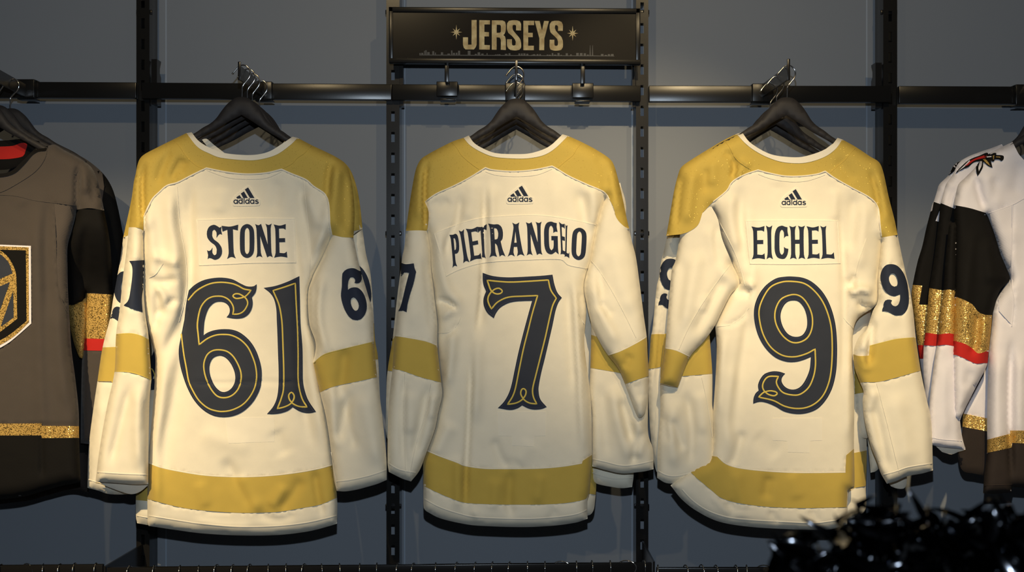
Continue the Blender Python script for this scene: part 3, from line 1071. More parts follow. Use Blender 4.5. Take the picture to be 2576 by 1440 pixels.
# ------------------------------------------------------------------ cream jersey, number 61
GJ = 'cream jerseys hung back to front'
def jersey(label, px, d, zpy, group, name='hockey_jersey'):
    return thing(name, label, 'jersey', (X(px, d), d, Z(zpy, d)), group)
DJ = 3.045
SEAM = dict(off=0.0022)

r = jersey('cream and gold jersey with a two-digit navy 61 on its back', 608, DJ, 1345, GJ)
neck61 = '482,333* 500,355 528,372 564,385 611,390 647,389 678,381 705,365 736,344*'
out61 = ('469,335* ' + neck61 + ' 749,347* 783,365 817,381 845,395 869,412 880,436 888,480 892,530 891,565 889,598* 862,597 835,591* 822,622 803,662 785,700 775,740 778,813 794,866 798,914 812,990 828,1090 838,1172 848,1255 848,1318* '
         '830,1324 774,1338 697,1347 604,1348 511,1343 448,1335 374,1324* 371,1312 372,1165 380,1080 388,980 391,905 385,870 376,835 366,790 363,720 362,650 361,581* 345,573 324,572* 332,510 340,447 348,408 361,390 400,369 436,351')
O = P(out61)
op = [P(neck61, closed=False), P('889,598* 862,597 835,591*', closed=False), P('361,581* 345,573 324,572*', closed=False)]
f61 = [
 ('366,398 358,455 360,540 364,640', -16, 7),                       # crease between sleeve strip and back
 ('430,372 405,430 396,470', -5, 10), ('460,395 440,430 432,455', -6, 8), ('470,400 452,440', -5, 9),
 ('385,500 372,560 375,640 380,720 372,790', 10, 22),
 ('446,450 455,560 470,660 462,780 430,860 395,920', -12, 14, 26),    # edge of the upper-arm bulge
 ('425,470 430,560 440,650 428,740', 9, 22),
 ('478,450 480,560 482,680 476,780', -7, 12),
 ('470,700 466,820 450,940 430,1040 400,1150 395,1250', -9, 16, 30),
 ('420,880 405,980 398,1080 392,1200 390,1310', 8, 16),
 ('378,640 420,655 455,665', 8, 12), ('372,690 400,712 450,700', -7, 10), ('380,720 410,740 420,790', 7, 12), ('395,800 420,770 450,750', -7, 10),
 ('376,700 396,760 388,840', -8, 10),
 ('752,440 762,520 775,600 784,690', -8, 14), ('770,480 790,540 810,580', 7, 16), ('812,500 818,560 800,640 782,730', 9, 12), ('828,600 800,640 780,700', -8, 9),
 ('733,480 742,600 752,740 752,900 770,1060 800,1160', -7, 14), ('770,780 784,900 800,1020 822,1140', 7, 15),
 ('852,400 842,470 838,540 846,595', 9, 14), ('835,400 826,450 824,510', -9, 9), ('870,420 868,500 870,590', -5, 10),
 ('560,470 552,540', 3, 18), ('700,450 690,540', -3, 16),
 ('445,962 560,964 660,962 790,965', -2.2, 4),                       # fold line across
 ('560,1150 600,1220 640,1280', -6, 16), ('600,1190 620,1240 660,1290', 5, 14), ('700,1290 740,1240 760,1200', -5, 14), ('680,1280 720,1220', 5, 14), ('500,1210 520,1280', 3, 16),
 ('640,1290 700,1310 750,1290', -4, 10), ('480,1310 560,1325 640,1328', 3, 9), ('790,1180 800,1250 815,1310', -6, 10),
 ('500,1080 560,1110 640,1130', 3, 22), ('690,1080 720,1150', -4, 20),
]
B = Surf(O, DJ, T=0.075, w=34, open_=op, folds=f61, wav=0.5)
piece('back_panel', r, M['cream'], B, sp=7)
# collar trim, gold yoke
trim = P('469,335* 482,333* 500,355 528,372 564,385 611,390 647,389 678,381 705,365 736,344* 749,347* 728,367 694,390 650,402 611,403 555,397 528,387 497,370', step=5)
yoke61 = P('469,335* 497,370 528,387 555,397 611,403 650,402 694,390 728,367 749,347* 790,340* 930,400* 930,600* 889,598* 862,597 835,591* 830,566 829,547 826,510 817,488 789,469 769,452 733,437 708,426* 670,434 620,437 570,432 519,423* 480,442 447,459 420,467 400,484 384,500 371,524 361,545* 361,581* 345,573 324,572* 280,570* 330,380* 400,340*', step=5)
piece('yoke', r, M['gold'], B, region=yoke61, off=0.0016, wrap=True)
piece('collar_trim', r, M['cream_rib'], B, region=trim, off=0.0034, wrap=False, sp=6)
ribbon('piping', r, M['cream_rib'], B, P('361,545 371,524 384,500 400,484 420,467 447,459 480,442 519,423* 570,433 620,438 670,435 708,426* 733,437 769,452 789,469 817,488 826,510 829,547 830,566 835,591', closed=False, step=5), 4, off=0.003)
ribbon('neck_seam', r, M['cream_rib'], B, P('519,428 570,446 620,451 670,448 708,432', closed=False, step=5), 2.2, off=0.0018)
for s in ('436,352 452,370 470,396 495,418 512,424', '783,366 768,384 748,398 735,412 712,424'):
    ribbon('collar_seam', r, M['gold'], B, P(s, closed=False, step=5), 2.2, off=0.0032)
band = P('330,1150* 374,1166* 402,1177 448,1187 511,1197 573,1201 635,1201 697,1197 759,1189 806,1180 832,1172* 880,1160* 880,1245* 847,1253* 806,1270 759,1279 704,1288 666,1290 604,1291 511,1285 448,1276 374,1257* 330,1250*', step=6)
piece('hem_band', r, M['gold_flat'], B, region=band, off=0.0016, wrap=True)
ribbon('piping', r, M['cream_rib'], B, P('374,1165 402,1176 448,1186 511,1196 573,1200 635,1200 697,1196 759,1188 806,1179 834,1171', closed=False), 3, off=0.003)
ribbon('hem_stitching', r, M['cream_rib'], B, P('374,1298 448,1310 511,1319 604,1326 697,1324 774,1315 847,1298', closed=False), 4, off=0.0022)
ribbon('side_seam', r, M['cream_rib'], B, P('384,500 405,480*', closed=False), 1.5, off=0.0018)
for s in ('446,470 452,560 468,660 468,740 450,810', '374,700 392,690 410,664', '762,450 772,540 780,640 776,700'):
    ribbon('side_seam', r, M['cream_rib'], B, P(s, closed=False, step=5), 1.6, off=0.0014)
# name plate
NP = P('493,553* 560,551 640,549 741,550* 743,600 745,662* 640,663 570,666 500,669* 497,610', step=6)
npl = piece('name_plate', r, M['plate'], B, region=NP, off=0.0016)
plate_edge(npl, B, NP)
for ch, q in zip('STONE', (((430,848),(572,850),(572,1164),(432,1162)), ((566,852),(717,848),(722,1152),(590,1158)), ((733,843),(862,841),(862,1148),(733,1150)), ((870,842),(1020,838),(1030,1143),(880,1145)), ((1038,846),(1150,842),(1162,1145),(1042,1146)))):
    piece('letter', npl, M['navy'], B, region=glyph(ch, Q4(400, 330, 3.6, *q)), off=0.0030, sp=7)
numeral(r, B, N6)
numeral(r, B, N1)
logo(r, B, 619, 513)
piece('inner_patch', r, M['plate'], B, region=P('567,1052* 690,1050* 690,1112* 575,1116*'), off=0.0005)
# sleeves
O = P('324,572* 345,573 361,581* 363,650 361,720 366,790 374,850 381,955* 376,1010 374,1100 373,1219* 340,1220 300,1217 240,1213* 252,1120 270,1020 288,935 292,842 301,780 309,700 317,640')
L1 = Surf(O, DJ, T=0.075, w=24, open_=[P('324,572* 345,573 361,581*', closed=False)], tilt=(600, 900, -0.035), wav=0.4,
          folds=[('345,590 335,700 325,820', 4, 14), ('330,960 300,1080 275,1180', -7, 12), ('350,960 345,1080 350,1190', 7, 14), ('372,1000 366,1100', -5, 8)])
sl = piece('sleeve', r, M['cream'], L1, sp=7)
piece('sleeve_band', sl, M['gold_flat'], L1, region=P('280,842* 292,842* 330,840 360,848 385,860* 395,958* 381,955* 350,942 320,935 290,935* 270,935*'), off=0.0014, wrap=True)
ribbon('piping', sl, M['thread'], L1, P('292,842 330,840 360,848 376,859', closed=False), 2.5, off=0.0025)
ribbon('piping', sl, M['thread'], L1, P('288,935 320,936 350,943 380,956', closed=False), 2.5, off=0.0025)
ribbon('cuff_stitching', sl, M['cream_rib'], L1, P('244,1188 300,1192 373,1195', closed=False), 4, off=0.002)
piece('sleeve_number', sl, M['navy'], L1, region=P('325,657* 363,655* 361,720 357,752 359,786* 338,779 311,769* 323,755 329,725 333,690 332,670', step=5), off=0.0022, sp=6)
C_ = Surf(P('240,1206* 300,1212 373,1210* 372,1222* 352,1238 330,1244 300,1236 262,1222*'), DJ - 0.010, T=0.006, w=8)
piece('cuff_lining', sl, M['lining'], C_, sp=8)
O = P('889,598* 904,669 925,740 938,790 941,860 949,949 962,1050 972,1150 973,1208* 950,1218 930,1224 900,1232 870,1237 847,1236* 840,1205 832,1130 820,1050 805,988 788,914* 794,866 778,813 775,740 785,700 803,662 822,622 835,591* 862,597')
L2 = Surf(O, DJ, T=0.075, w=30, open_=[P('889,598* 862,597 835,591*', closed=False)], tilt=(620, 900, -0.030), wav=0.5,
          folds=[('815,680 800,760 806,840 830,900', 8, 14), ('800,700 790,790 802,870', -6, 8), ('868,870 862,940 850,1010', -7, 16), ('880,980 862,1060 850,1120', -8, 14), ('866,1000 880,1080 895,1140', -6, 12), ('840,960 835,1040 848,1140', 6, 12), ('910,980 930,1080 950,1180', 6, 22), ('880,620 890,720 915,840', 4, 20)])
sr = piece('sleeve', r, M['cream'], L2, sp=7)
piece('sleeve_band', sr, M['gold_flat'], L2, region=P('770,925* 788,914* 815,893 860,880 939,861* 960,855* 965,945* 949,949* 900,960 860,968 828,977 805,988* 780,1000*'), off=0.0014, wrap=True)
ribbon('piping', sr, M['thread'], L2, P('789,914 815,893 860,880 939,861', closed=False), 2, off=0.0025)
ribbon('cuff_stitching', sr, M['cream_rib'], L2, P('844,1212 880,1208 930,1197 972,1183', closed=False), 4, off=0.002)
ribbon('side_seam', sr, M['cream_rib'], L2, P('806,1000 820,1060 835,1150 848,1230', closed=False), 2, off=0.002)
mini_num(sr, L2, N6, ((853, 677), (915, 673), (926, 806), (862, 806)))
# inner front collar glimpsed through the neck
C_ = Surf(P('508,352* 519,349 540,366 566,386* 556,392 530,380*'), 3.085, T=0.004, w=5)
piece('inner_collar', r, M['cream_rib'], C_, sp=9)
C_ = Surf(P('722,348* 732,350* 725,372 700,392 676,396* 700,374*'), 3.085, T=0.004, w=5)
piece('inner_collar', r, M['cream_rib'], C_, sp=9)

# the cream jersey behind it
r = jersey('cream and gold jersey mostly hidden behind the one numbered 61, left edges showing', 620, 3.14, 1325, GJ)
D2 = 3.14
D2 = 3.12
O = P('470,360* 520,400 611,415 700,400 740,360* 800,392 850,402 869,412 885,435 898,474 906,519 912,577* 890,590 850,640 800,900 820,1180 830,1290 700,1330 500,1330 372,1322* 345,1317* 342,1300 343,1225 360,1050 376,960 380,860 345,760 350,640 340,600* 310,597* 330,505 340,443 361,395 430,372')
B2 = Surf(O, D2, T=0.05, w=26, open_=[P('340,600* 310,597*', closed=False)], folds=[])
piece('back_panel', r, M['cream'], B2, sp=14)
piece('yoke', r, M['gold'], B2, region=P('300,330* 930,330* 930,560* 912,577* 880,583* 700,440* 520,440* 361,600* 322,592* 310,598* 280,590*'), off=0.0012, wrap=True, sp=12)
piece('hem_band', r, M['gold_flat'], B2, region=P('300,1150* 380,1170* 380,1262* 300,1255*'), off=0.0014, wrap=True, sp=12)
ribbon('hem_stitching', r, M['cream_rib'], B2, P('343,1298 372,1303', closed=False), 3, off=0.002)
piece('number', r, M['navy'], B2, region=P('378,905* 392,872* 400,980* 380,982*'), off=0.0022, sp=12)
ribbon('gold_cord', r, M['thread'], B2, P('379,925 388,940 391,970', closed=False, step=4), 3, off=0.004)
O = P('310,597* 340,600* 340,900 335,1100 335,1243* 300,1245 270,1243 250,1236 220,1228* 223,1130 232,1050 245,960 258,875 277,800 285,750 296,690 303,650')
L3 = Surf(O, D2, T=0.05, w=22, open_=[P('340,600* 310,597*', closed=False)], tilt=(600, 900, -0.03), folds=[('262,1000 255,1100 262,1200', 5, 12)])
sl = piece('sleeve', r, M['cream'], L3, sp=9)
piece('sleeve_band', sl, M['gold_flat'], L3, region=P('240,875* 345,872* 345,962* 285,968* 280,960* 230,960*'), off=0.0014, wrap=True)
ribbon('cuff_stitching', sl, M['cream_rib'], L3, P('222,1207 270,1220 330,1222', closed=False), 3, off=0.002)
mini_num(sl, L3, N9, ((290, 681), (345, 686), (335, 812), (276, 812)))
O = P('912,577* 920,635 932,690 939,776 943,850 951,901 956,1000 966,1100 962,1190* 870,1190* 860,900 870,640 880,600*')
L3 = Surf(O, D2 - 0.02, T=0.045, w=22, open_=[P('912,577* 880,600*', closed=False)])
sl = piece('sleeve', r, M['cream'], L3, sp=10)
piece('sleeve_band', sl, M['gold_flat'], L3, region=P('850,820* 960,812* 965,903* 850,915*'), off=0.0014, wrap=True, sp=10)
piece('sleeve_number', sl, M['navy'], L3, region=P('898,664* 915,680 928,706 934,740 931,765 922,778* 905,770* 895,720*', step=5), off=0.0022, sp=9)

# ------------------------------------------------------------------ cream jersey, number 7 (middle)
r = jersey('cream and gold jersey below the sign, a straight navy 7 on its back', 1285, DJ, 1325, GJ)
neck7 = '1179,341* 1194,361 1222,377 1250,386 1300,388 1333,386 1367,376 1389,363 1415,338*'
out7 = ('1166,347* ' + neck7 + ' 1429,342* 1464,358 1500,377 1533,399 1545,417 1556,455 1567,502 1576,547 1583,576* 1569,569 1551,549 1533,502* 1525,491* 1508,541 1492,613 1485,655 1470,716 1475,780 1470,850 1473,900 1482,966 1488,1040 1489,1146* 1483,1239 1478,1257 1478,1306* '
        '1447,1316 1385,1324 1307,1327 1198,1323 1152,1316 1105,1304 1074,1288* 1066,1279 1065,1226 1065,1164 1074,1136 1094,1080 1102,1040 1112,996 1110,962* 1100,871 1100,813 1093,752 1090,721 1084,675 1083,630 1075,581* 1050,580 1021,581* 1028,530 1036,477 1046,427 1058,402 1074,390 1097,377 1139,356')
O = P(out7)
op = [P(neck7, closed=False), P('1075,581* 1050,580 1021,581*', closed=False), P('1583,576* 1569,569 1551,549 1533,502* 1525,491*', closed=False)]
f7 = [
 ('1080,398 1070,440 1068,510 1072,600', -14, 6),
 ('1062,420 1056,480 1052,560', 6, 14),
 ('1090,500 1110,520 1130,500', -4, 14), ('1160,480 1150,560 1130,600 1120,660', -7, 10), ('1190,450 1186,520 1170,560', 4, 16),
 ('1222,440 1218,540 1216,640 1210,760 1195,880', -10, 7, 16), ('1236,450 1234,560 1236,680', 7, 14),
 ('1186,880 1182,1000 1176,1120 1172,1200 1170,1300', -9, 8), ('1205,800 1200,940 1195,1080', 6, 16),
 ('1100,560 1104,640 1120,720 1150,760 1156,800', 8, 16), ('1098,760 1120,758 1150,782', -12, 7), ('1106,800 1125,790 1145,770', 7, 10),
 ('1102,850 1130,840 1158,812', -4, 6), ('1140,820 1135,900 1120,980', 8, 14), ('1105,900 1112,960', -7, 10),
 ('1140,1060 1110,1110 1090,1150', 5, 20), ('1150,1140 1150,1220 1152,1290', 5, 12),
 ('1395,430 1402,560 1412,700', 4, 20), ('1455,470 1470,540 1480,620', -7, 16), ('1480,460 1498,520 1500,580', 7, 16),
 ('1440,680 1448,780 1456,900 1462,1020 1468,1160', 8, 10), ('1460,730 1466,820', -7, 8), ('1430,700 1436,860 1448,1000', -6, 14), ('1470,900 1478,1000 1478,1140', 4, 9),
 ('1500,388 1520,430 1528,480', -4, 14), ('1542,420 1548,480 1560,540', 6, 12),
 ('1285,1180 1280,1260 1290,1310', -6, 12), ('1360,1190 1350,1270', 4, 14), ('1240,1100 1262,1160 1290,1180', -5, 12), ('1250,1200 1240,1290', 4, 14), ('1400,1280 1380,1320', -3, 12), ('1190,1280 1210,1320', 4, 10), ('1340,1110 1300,1170', 3, 20),
]
B = Surf(O, DJ, T=0.075, w=34, open_=op, folds=f7, wav=0.4)
piece('back_panel', r, M['cream'], B)
trim = P('1166,347* 1179,341* 1194,361 1222,377 1250,386 1300,388 1333,386 1367,376 1389,363 1415,338* 1429,342* 1397,373 1369,390 1333,398 1294,399 1244,395 1211,383 1183,366', step=5)
yoke = P('1166,347* 1183,366 1211,383 1244,395 1294,399 1333,398 1369,390 1397,373 1429,342* 1480,330* 1620,420* 1620,580* 1583,576* 1569,569 1551,549 1544,524 1533,502 1519,483 1472,462 1433,444 1403,426 1389,418* 1356,424 1319,429 1278,430 1236,426 1221,422* 1181,447 1139,469 1097,488 1069,508* 1078,535 1075,581* 1050,580 1021,581* 980,580* 1030,400* 1120,340*', step=5)
piece('yoke', r, M['gold'], B, region=yoke, off=0.0016, wrap=True)
piece('collar_trim', r, M['cream_rib'], B, region=trim, off=0.0034, sp=6)
ribbon('piping', r, M['cream_rib'], B, P('1069,508 1097,488 1139,469 1181,447 1221,422* 1236,427 1278,431 1319,430 1356,425 1389,418* 1403,426 1433,444 1472,462 1519,483 1533,502', closed=False, step=5), 3.5, off=0.003)
ribbon('neck_seam', r, M['cream_rib'], B, P('1221,432 1250,441 1300,444 1350,440 1389,425', closed=False, step=5), 2.2, off=0.0018)
for s in ('1137,358 1150,374 1162,392 1185,412 1205,426', '1464,358 1450,376 1442,390 1420,408 1404,422'):
    ribbon('collar_seam', r, M['gold'], B, P(s, closed=False, step=5), 2.2, off=0.0032)
band = P('1030,1120* 1074,1136* 1105,1149 1152,1166 1167,1173 1214,1180 1260,1181 1354,1180 1416,1175 1464,1167* 1466,1160* 1488,1146* 1530,1130* 1530,1235* 1481,1243* 1472,1257 1416,1267 1354,1270 1260,1270 1183,1267 1152,1261 1105,1242 1065,1223* 1030,1210*')
piece('hem_band', r, M['gold_flat'], B, region=band, off=0.0016, wrap=True)
ribbon('piping', r, M['cream_rib'], B, P('1075,1135 1105,1148 1152,1165 1167,1172 1214,1179 1260,1180 1354,1179 1416,1174 1464,1166', closed=False), 3, off=0.003)
ribbon('hem_stitching', r, M['cream_rib'], B, P('1068,1256 1105,1276 1152,1292 1198,1302 1307,1306 1385,1303 1447,1295 1476,1284', closed=False), 4, off=0.0022)
for s in ('1101,838 1130,836 1150,818 1159,800', '1455,790 1470,815', '1490,620 1500,680 1530,730 1560,790 1600,845'):
    ribbon('side_seam', r, M['cream_rib'], B, P(s, closed=False, step=5), 1.8, off=0.0016)
NP = P('1091,588* 1140,568 1200,550 1270,543 1350,541 1420,549 1506,566* 1498,610 1484,672 1474,677* 1430,668 1410,654 1330,655 1220,662 1160,678 1122,696* 1106,640', step=6)
npl = piece('name_plate', r, M['plate'], B, region=NP, off=0.0016)
plate_edge(npl, B, NP)
K7 = (1000, 330, 3.6)
for ch, q in zip('PIETRANGELO', (
    ((470,940),(548,915),(578,1215),(497,1238)), ((555,900),(602,888),(652,1188),(595,1196)), ((618,885),(725,866),(762,1155),(655,1182)),
    ((722,862),(808,843),(812,1150),(748,1168)), ((820,838),(950,835),(977,1135),(832,1143)), ((1000,830),(1140,826),(1150,1130),(997,1137)),
    ((1163,826),(1305,820),(1312,1120),(1170,1126)), ((1325,818),(1450,822),(1458,1116),(1330,1116)), ((1462,822),(1515,840),(1530,1130),(1476,1115)),
    ((1519,842),(1560,860),(1556,1152),(1512,1136)), ((1585,870),(1718,882),(1700,1175),(1572,1160)))):
    piece('letter', npl, M['navy'], B, region=glyph(ch, Q4(*K7, *q)), off=0.0030, sp=7)
numeral(r, B, N7)
logo(r, B, 1308, 508, 0.985)
piece('inner_patch', r, M['plate'], B, region=P('1252,1036* 1373,1036* 1372,1097* 1343,1098* 1342,1124* 1288,1122* 1288,1098* 1254,1097*'), off=0.0007)
# left sleeve
O = P('1021,581* 1050,580 1075,581* 1083,630 1084,675 1090,721 1093,752 1100,813 1100,871 1110,962* 1112,996 1102,1040 1094,1080 1074,1136 1056,1183 1034,1212* 1012,1205 978,1188* 975,1164 976,1057 983,966 987,929 993,846 1000,782 1005,730 1011,652 1017,622')
L1 = Surf(O, DJ, T=0.075, w=26, open_=[P('1021,581* 1050,580 1075,581*', closed=False)], tilt=(600, 850, -0.032), wav=0.4,
          folds=[('1046,960 1018,960 1012,1080 1016,1180', -5, 8), ('1080,960 1060,1060 1040,1160', -8, 12), ('1050,600 1046,700 1040,840', 4, 18), ('1070,640 1080,760 1086,850', -5, 10), ('1030,980 1030,1100', 5, 16), ('1090,990 1086,1060', 5, 10)])
sl = piece('sleeve', r, M['cream'], L1)
piece('sleeve_band', sl, M['gold_flat'], L1, region=P('970,843* 993,846* 1026,851 1072,860 1100,871* 1120,876* 1130,966* 1110,963* 1057,949 1011,933 987,929* 970,925*'), off=0.0014, wrap=True)
ribbon('piping', sl, M['cream_rib'], L1, P('993,845 1026,850 1072,859 1100,870', closed=False), 2.5, off=0.0025)
ribbon('side_seam', sl, M['cream_rib'], L1, P('1018,940 1018,1050 1020,1195', closed=False), 1.6, off=0.0018)
ribbon('side_seam', sl, M['cream_rib'], L1, P('1084,965 1070,1040 1046,1120 1030,1200', closed=False), 1.8, off=0.002)
ribbon('cuff_stitching', sl, M['cream_rib'], L1, P('977,1166 1005,1182 1046,1190', closed=False), 4, off=0.002)
piece('sleeve_number', sl, M['navy'], L1, region=P('1008,661* 1020,665 1041,663* 1043,675 1047,684* 1040,715 1032,740 1026,763 1024,775 1023,786* 1014,782* 1002,783* 1008,770 1013,752 1020,722 1029,687* 1017,686 1009,696* 1006,680', step=4), off=0.0022, sp=6)
# right sleeve: forearm behind, upper arm folded over it
O = P('1486,800* 1540,810* 1620,900* 1631,947* 1630,1030 1631,1093 1643,1133 1644,1181* 1625,1186 1602,1189 1565,1192 1525,1184 1490,1174* 1489,1100 1489,1040 1483,984 1485,926 1487,850')
L2 = Surf(O, DJ + 0.012, T=0.055, w=24, open_=[], wav=0.4,
          folds=[('1540,960 1555,1060 1575,1130 1580,1180', 8, 16), ('1600,1040 1610,1100 1600,1160', 9, 14), ('1560,1000 1580,1070 1590,1120', -8, 12), ('1510,960 1520,1060 1530,1160', -5, 14), ('1620,1080 1600,1130 1590,1175', -7, 9)])
sf = piece('sleeve', r, M['cream'], L2)
piece('sleeve_band', sf, M['gold_flat'], L2, region=P('1470,838* 1487,843* 1540,860* 1640,900* 1640,960* 1555,938* 1485,926* 1470,922*'), off=0.0014, wrap=True)
ribbon('cuff_stitching', sf, M['cream_rib'], L2, P('1490,1155 1525,1163 1565,1172 1602,1169 1643,1160', closed=False), 4, off=0.002)
O = P('1525,491* 1533,502* 1551,549 1569,569 1583,576* 1589,605 1600,649 1610,721 1619,791 1627,849 1629,889 1632,947 1630,966 1629,1000 1622,1040 1608,1052 1597,1032 1585,1000 1573,967* 1556,929 1530,895 1509,862 1489,819 1475,761 1470,716 1485,655 1492,613 1508,541')
L2 = Surf(O, DJ, T=0.075, w=30, open_=[P('1525,491* 1533,502* 1551,549 1569,569 1583,576*', closed=False)], tilt=(600, 900, -0.035), wav=0.5,
          folds=[('1490,700 1510,780 1540,840 1560,880', 7, 14), ('1500,660 1512,720 1505,790', -6, 12), ('1540,600 1560,700 1590,800', 6, 24), ('1510,760 1540,800', -6, 9), ('1585,890 1570,930', -5, 12), ('1600,960 1612,1010', -6, 10)])
sl = piece('upper_sleeve', r, M['cream'], L2)
piece('sleeve_band', sl, M['gold_flat'], L2, region=P('1515,905* 1530,895* 1560,885 1600,865 1627,849* 1650,840* 1650,942* 1631,947* 1600,957 1573,967* 1550,975* 1500,900*'), off=0.0014, wrap=True)
ribbon('piping', sl, M['cream_rib'], L2, P('1530,894 1560,884 1600,864 1627,848', closed=False), 2.5, off=0.0025)
ribbon('side_seam', sl, M['cream_rib'], L2, P('1487,655 1520,700 1560,770 1600,850', closed=False), 1.8, off=0.0018)

# behind the 7: two more cream jerseys, edges only
r = jersey('cream and gold jersey hidden behind the one under the sign, right hem corner showing', 1300, 3.13, 1290, GJ)
O = P('1190,380* 1300,400 1410,376* 1500,395 1530,430* 1500,900 1500,1217 1498,1250 1493,1285 1478,1298 1300,1300 1090,1280 1090,1000 1080,600 1030,560 1060,440')
B2 = Surf(O, 3.13, T=0.05, w=24)
piece('back_panel', r, M['cream'], B2, sp=14)
piece('yoke', r, M['gold'], B2, region=P('1000,340* 1560,340* 1560,480* 1400,430* 1200,440* 1000,590*'), off=0.0012, wrap=True, sp=12)
piece('hem_band', r, M['gold_flat'], B2, region=P('1000,1140* 1530,1140* 1530,1250* 1497,1245* 1460,1240* 1000,1230*'), off=0.0014, wrap=True, sp=12)
O = P('1560,460* 1575,520 1570,600 1600,900 1592,1100 1594,1195 1590,1226* 1565,1229 1540,1226 1500,1217 1489,1200* 1489,1100 1500,700 1510,480*')
L3 = Surf(O, 3.12, T=0.04, w=22)
sl = piece('sleeve', r, M['cream'], L3, sp=10)
ribbon('cuff_stitching', sl, M['cream_rib'], L3, P('1490,1190 1540,1204 1594,1203', closed=False), 3, off=0.002)
O = P('1030,560* 1070,600* 1080,900 1060,1130 990,1130* 972,1095 972,980 976,925 988,850 1000,740 1015,640')
L3 = Surf(O, 3.12, T=0.04, w=22)
sl = piece('sleeve', r, M['cream'], L3, sp=10)
piece('sleeve_band', sl, M['gold_flat'], L3, region=P('960,845* 1110,860* 1110,945* 960,932*'), off=0.0014, wrap=True, sp=10)

# ------------------------------------------------------------------ cream jersey, number 9
r = jersey('rightmost cream and gold jersey, a round navy 9 on its back', 1985, DJ, 1330, GJ)
neck9 = '1867,333* 1883,355 1906,372 1933,386 1961,393 2003,396 2031,392 2067,380 2092,365 2107,347*'
out9 = ('1853,337* ' + neck9 + ' 2119,351* 2153,370 2189,394 2211,408 2222,433 2236,497 2250,552 2258,591* 2240,594 2218,598* 2213,650 2209,700 2208,758 2196,775 2160,800 2147,830 2145,880 2148,960 2149,1040 2148,1110* 2149,1225 2135,1235 2131,1320* '
        '2093,1332 2055,1334 1979,1332 1884,1326 1808,1313 1752,1286 1714,1256 1687,1222* 1715,1195 1750,1175 1785,1155 1795,1100 1794,1042 1799,965 1803,874 1799,819* 1814,788 1838,742 1861,711* 1842,663 1817,602 1806,552 1790,520* 1767,536* 1756,566 1733,583 1711,590* 1690,592 1676,594* 1681,566 1686,536 1697,474 1710,427 1719,416 1739,402 1781,376 1822,352')
# the gold cap is part of the back; cream upper arm belongs to the sleeve
O = P(out9)
op = [P(neck9, closed=False), P('2258,591* 2240,594 2218,598*', closed=False), P('1790,520* 1767,536* 1756,566 1733,583 1711,590* 1690,592 1676,594*', closed=False)]
f9 = [
 ('1842,395 1848,425 1838,450', -10, 7), ('1860,402 1890,420', 5, 8), ('1845,400 1820,380', -5, 9), ('1822,360 1800,390 1765,420 1750,440', -2, 5), ('1870,420 1850,450', 5, 8),
 ('1718,430 1708,500 1700,580', -6, 6), ('1745,420 1735,500 1725,570', 7, 14), ('1775,420 1772,490', -4, 12), ('1795,400 1790,470', 4, 14),
 ('1866,460 1862,540 1874,620 1890,700', -6, 14), ('1840,480 1842,560 1856,640', 6, 16), ('1880,500 1884,600 1896,720 1896,840', 5, 14),
 ('1856,716 1880,712 1896,728', 9, 9), ('1850,745 1870,735 1890,745', -8, 9), ('1805,820 1840,816 1870,798 1885,770', -3, 5),
 ('1820,830 1812,940 1806,1060', 6, 12), ('1890,760 1870,880 1850,1000 1836,1130', -7, 12, 24), ('1845,900 1838,1040 1830,1150', 5, 14),
 ('2112,480 2118,600 2124,720 2122,860 2120,1000', -7, 10), ('2100,470 2104,560', 4, 14), ('2150,480 2140,560 2132,640', -5, 16), ('2180,500 2170,600 2160,690', 6, 16),
 ('2136,900 2134,1020 2136,1120', 5, 8), ('2130,700 2140,720 2160,730', -5, 8), ('2135,742 2165,728 2200,738', 14, 12), ('2140,730 2150,690', -8, 8), ('2155,760 2180,775 2200,765', -14, 8), ('2150,820 2172,800 2190,780', 7, 9),
 ('2186,420 2204,480 2214,560', -7, 7), ('2208,430 2226,500 2236,570', 5, 12), ('2100,400 2130,430 2150,460', -3, 14), ('1960,420 1950,470', 2, 20),
 ('1850,1180 1860,1240 1880,1290', 4, 14), ('1935,1195 1925,1260', -5, 14), ('1990,1190 2010,1260', 3, 16), ('2040,1280 2060,1320', -4, 12), ('1830,1260 1850,1300', -4, 12), ('1935,1285 1960,1320', -4, 10), ('1870,1080 1850,1150 1830,1180', -6, 12), ('1900,1090 1960,1150', -3, 22), ('1780,1240 1830,1285 1900,1300', 3, 8),
]
B = Surf(O, DJ, T=0.075, w=32, open_=op, folds=f9, wav=0.4)
piece('back_panel', r, M['cream'], B)
trim = P('1853,337* 1867,333* 1883,355 1906,372 1933,386 1961,393 2003,396 2031,392 2067,380 2092,365 2107,347* 2119,351* 2103,374 2078,393 2044,406 2011,411 1969,408 1933,397 1900,380 1875,361', step=5)
yoke = P('1853,337* 1875,361 1900,380 1933,397 1969,408 2011,411 2044,406 2078,393 2103,374 2119,351* 2170,330* 2290,430* 2290,590* 2258,591* 2240,594 2218,598* 2214,566 2211,530 2203,511 2183,494 2142,472 2100,448 2076,431* 2056,437 2017,442 1975,442 1933,434 1907,428* 1872,440 1842,458 1828,480 1794,508 1767,536* 1756,566 1733,583 1711,590* 1690,592 1676,594* 1640,590* 1680,400* 1800,330*', step=5)
piece('yoke', r, M['gold'], B, region=yoke, off=0.0016, wrap=True)
piece('collar_trim', r, M['cream_rib'], B, region=trim, off=0.0034, sp=6)
ribbon('piping', r, M['cream_rib'], B, P('1794,508 1828,480 1842,458 1872,440 1907,428* 1933,435 1975,443 2017,443 2056,438 2076,431* 2100,448 2142,472 2183,494 2203,511 2211,530 2214,566 2218,598', closed=False, step=5), 3.5, off=0.003)
